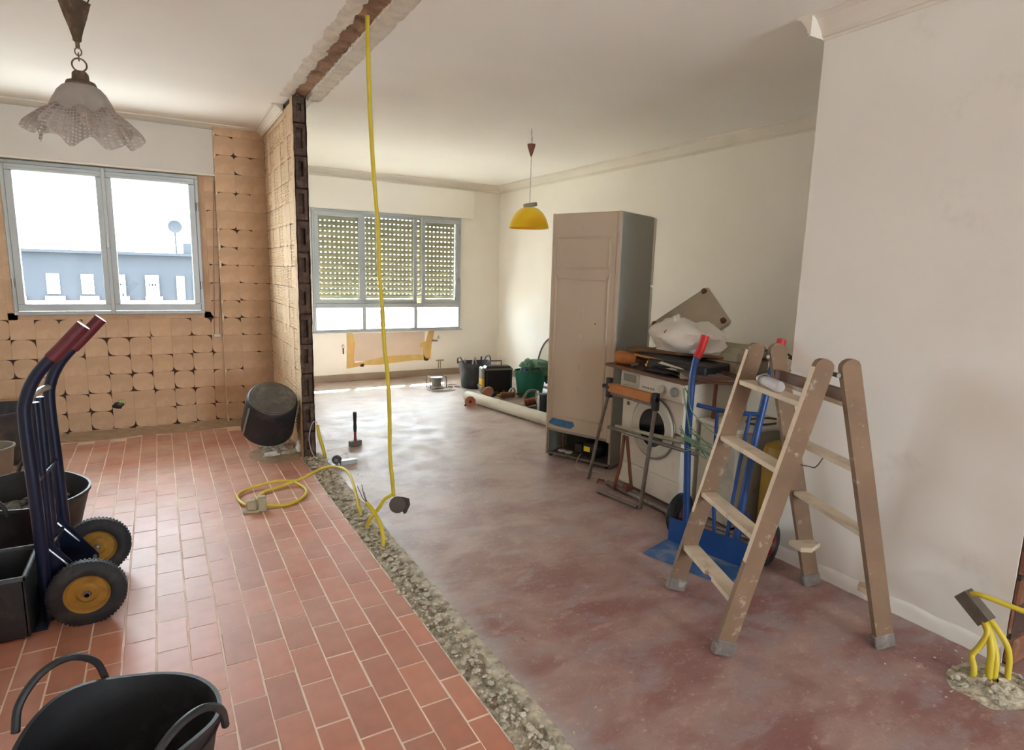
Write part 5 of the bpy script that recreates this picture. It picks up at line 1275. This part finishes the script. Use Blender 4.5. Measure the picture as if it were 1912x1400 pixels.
# arched mirror
am = thing('arched_mirror', 'arched mirror with thin maroon frame leaning on the right wall behind the fridge', 'mirror', (4.40, 6.55, 0), rot=(0, math.radians(3), 0))
def arch(hw_, h0, h1, n=18):
    pts = [(-hw_, 0), (hw_, 0), (hw_, h0)]
    for i in range(1, n): a = PI*i/n; pts.append((hw_*math.cos(a), h0+(h1-h0)*math.sin(a)))
    return pts+[(-hw_, h0)]
obj('mirror_glass', MB().prism([(y, z+.01) for y, z in arch(.36, .18, .66)], 'x', -.012, -.006), mirror_m, am)
op = arch(.372, .18, .675)
obj('frame', MB().tube([(-.010, y, z+.012) for y, z in op], .013, 8, 1, True), mat('maroon_frame', (120, 76, 76), .5), am, True)
wb = thing('white_sack', 'translucent white plastic sack behind the green bucket', 'sack', (4.17, 6.0, 0))
obj('sack', MB().blob((0, 0, .20), (.12, .14, .21), 3, .4, 2, 4), mat('milky_plastic', (205, 222, 224), .4, sss=.3), wb, True)
# power tools
cs = thing('circular_saw', 'corded circular saw lying behind the long white roll', 'saw', (3.57, 5.72, 0), math.radians(-25))
obj('motor', MB().cyl((-.07, -.02, .06), (.05, -.02, .09), .045, .04, 20), copper, cs, True)
obj('blade_guard', MB().cyl((.06, 0, .10), (.085, 0, .10), .09, n=28), steel, cs, True)
obj('base_plate', MB().cbox(-.10, .14, -.10, .12, .004, .012, .002, Matrix.Rotation(math.radians(-18), 4, 'Y') @ Matrix.Translation((0, 0, .03))), steel, cs)
obj('grip', MB().tube([(-.08, .02, .10), (-.03, .03, .18), (.06, .03, .19), (.12, .02, .14)], .016, 10), mat('grey_rubber_grip', (110, 106, 100), .6), cs, True)
obj('cord', MB().tube([(-.08, 0, .05), (-.14, .05, .006), (-.18, -.05, .006), (-.05, -.16, .006), (.1, -.2, .006), (.2, -.22, .006)], .005, 6), cable_grey, cs, True)
gr = thing('angle_grinder', 'small angle grinder with a clay coloured disc in front of the tool box', 'grinder', (3.36, 6.28, 0), math.radians(20))
obj('body', MB().tube([(-.02, 0, .04), (.07, .03, .045), (.17, .06, .05)], lambda t: .032-.006*t, 12, 4), dark_rub, gr, True)
obj('disc', MB().cyl((-.07, -.02, .105), (-.055, .0, .115), .062, n=26), terracotta, gr, True)
obj('side_handle', MB().tube([(-.06, .05, .08), (-.10, .10, .14), (-.12, .10, .19), (-.09, .04, .16)], .008, 8), steel, gr, True)
pr2 = thing('profile_drill', 'brown bodied drill with brass chuck below the tool box', 'drill', (3.50, 6.20, 0), math.radians(-8))
obj('body', MB().tube([(-.05, 0, .06), (.04, .0, .06), (.12, 0, .055)], .036, 12, 3), brown_m, pr2, True)
obj('chuck', MB().cyl((-.05, 0, .06), (-.10, 0, .065), .02, .012, 14), brass, pr2, True)
obj('grip', MB().tube([(.05, 0, .05), (.07, 0, .12), (.12, 0, .13), (.15, 0, .02)], .012, 8), steel, pr2, True)
rs = thing('wooden_rest', 'low reddish wooden rest with upright pegs below the tool box', 'rest', (3.66, 6.25, 0), math.radians(-14))
obj('bar', MB().cbox(-.16, .16, -.015, .015, .04, .065, .003), brown_m, rs)
for x in (-.13, .13): obj('peg', MB().cbox(x-.012, x+.012, -.014, .014, 0, .10, .003), brown_m, rs)
jc = thing('jerry_can', 'olive green can with black top beside the fridge foot', 'can', (3.60, 5.15, 0), math.radians(-20))
obj('body', MB().cbox(-.11, .10, -.09, .09, 0, .22, .02), olive_pl, jc)
obj('lid', MB().cbox(-.04, .11, -.092, .092, .19, .30, .02), black_pl, jc)
tp = thing('dark_canister', 'grey and black canister next to the olive can', 'canister', (3.45, 5.28, 0))
obj('body', MB().lathe([(.001, 0), (.055, 0), (.06, .01), (.06, .22), (.05, .25), (.001, .255)], 24), dark_rub, tp, True)
obj('strap', MB().cbox(-.064, -.058, -.025, .02, .0, .24, .002), steel, tp)
pt_ = thing('clay_disc', 'round clay coloured disc standing on edge at the roll end', 'disc', (2.955, 6.02, 0), math.radians(-18))
obj('disc', MB().cyl((0, -.012, .062), (0, .014, .062), .061, n=30), terracotta, pt_, True)
obj('centre_cap', MB().cyl((0, -.020, .064), (0, -.01, .064), .018, n=16).cyl((-.055, -.02, .025), (-.045, .012, .025), .014, n=10), brown_m, pt_, True)
# cable reel
cr2 = thing('cable_reel', 'small metal cable reel with a wire frame near the far wall', 'cable reel', (3.045, 7.20, 0))
obj('drum', MB().cyl((0, 0, .035), (0, 0, .14), .062, n=26), grey_pl, cr2, True)
obj('top_flange', MB().cyl((0, 0, .14), (0, 0, .147), .085, n=30), steel, cr2, True)
obj('bottom_flange', MB().cyl((0, 0, .028), (0, 0, .035), .085, n=30), steel, cr2, True)
for s in (-1, 1): obj('frame_loop', MB().tube([(s*.11, -.07, .004), (s*.112, -.06, .14), (s*.105, 0, .165), (s*.112, .06, .14), (s*.11, .07, .004)], .005, 8), dull_steel, cr2, True)
obj('top_bar', MB().cyl((-.106, 0, .163), (.106, 0, .163), .005, n=8), dull_steel, cr2, True)
obj('loose_cable', MB().tube([(-.06, -.03, .05), (-.16, -.08, .006), (-.05, -.20, .006), (.13, -.17, .006), (.16, -.05, .006), (.05, -.02, .006), (-.13, -.14, .006), (.0, -.26, .006), (.17, -.22, .006)], .005, 7), cable_grey, cr2, True)
sc2 = thing('cable_scrap', 'pinkish cable connector ends on the floor right of the reel', 'cable', (3.24, 7.18, 0))
obj('connector', MB().tube([(-.03, .02, .012), (.03, -.01, .012)], .012, 10, 1), mat('pinkish_plastic', (190, 170, 160), .6), sc2, True)
obj('connector', MB().tube([(.05, .0, .010), (.11, -.03, .010)], .010, 10, 1), mat('pinkish_plastic', (190, 170, 160)), sc2, True)
obj('wire', MB().tube([(-.03, .02, .01), (-.02, .12, .005), (.08, .18, .005), (.14, .10, .005), (.11, -.03, .008)], .004, 6), cable_grey, sc2, True)
# small leftover junk on the floor by the stand
nb = thing('metal_clip', 'small dark metal clip on the floor below the stand', 'clip', (2.72, 3.36, 0))
obj('clip', MB().tube([(-.03, 0, .006), (0, .02, .02), (.03, .0, .006), (.05, .03, .006)], .007, 8), brown_m, nb, True)
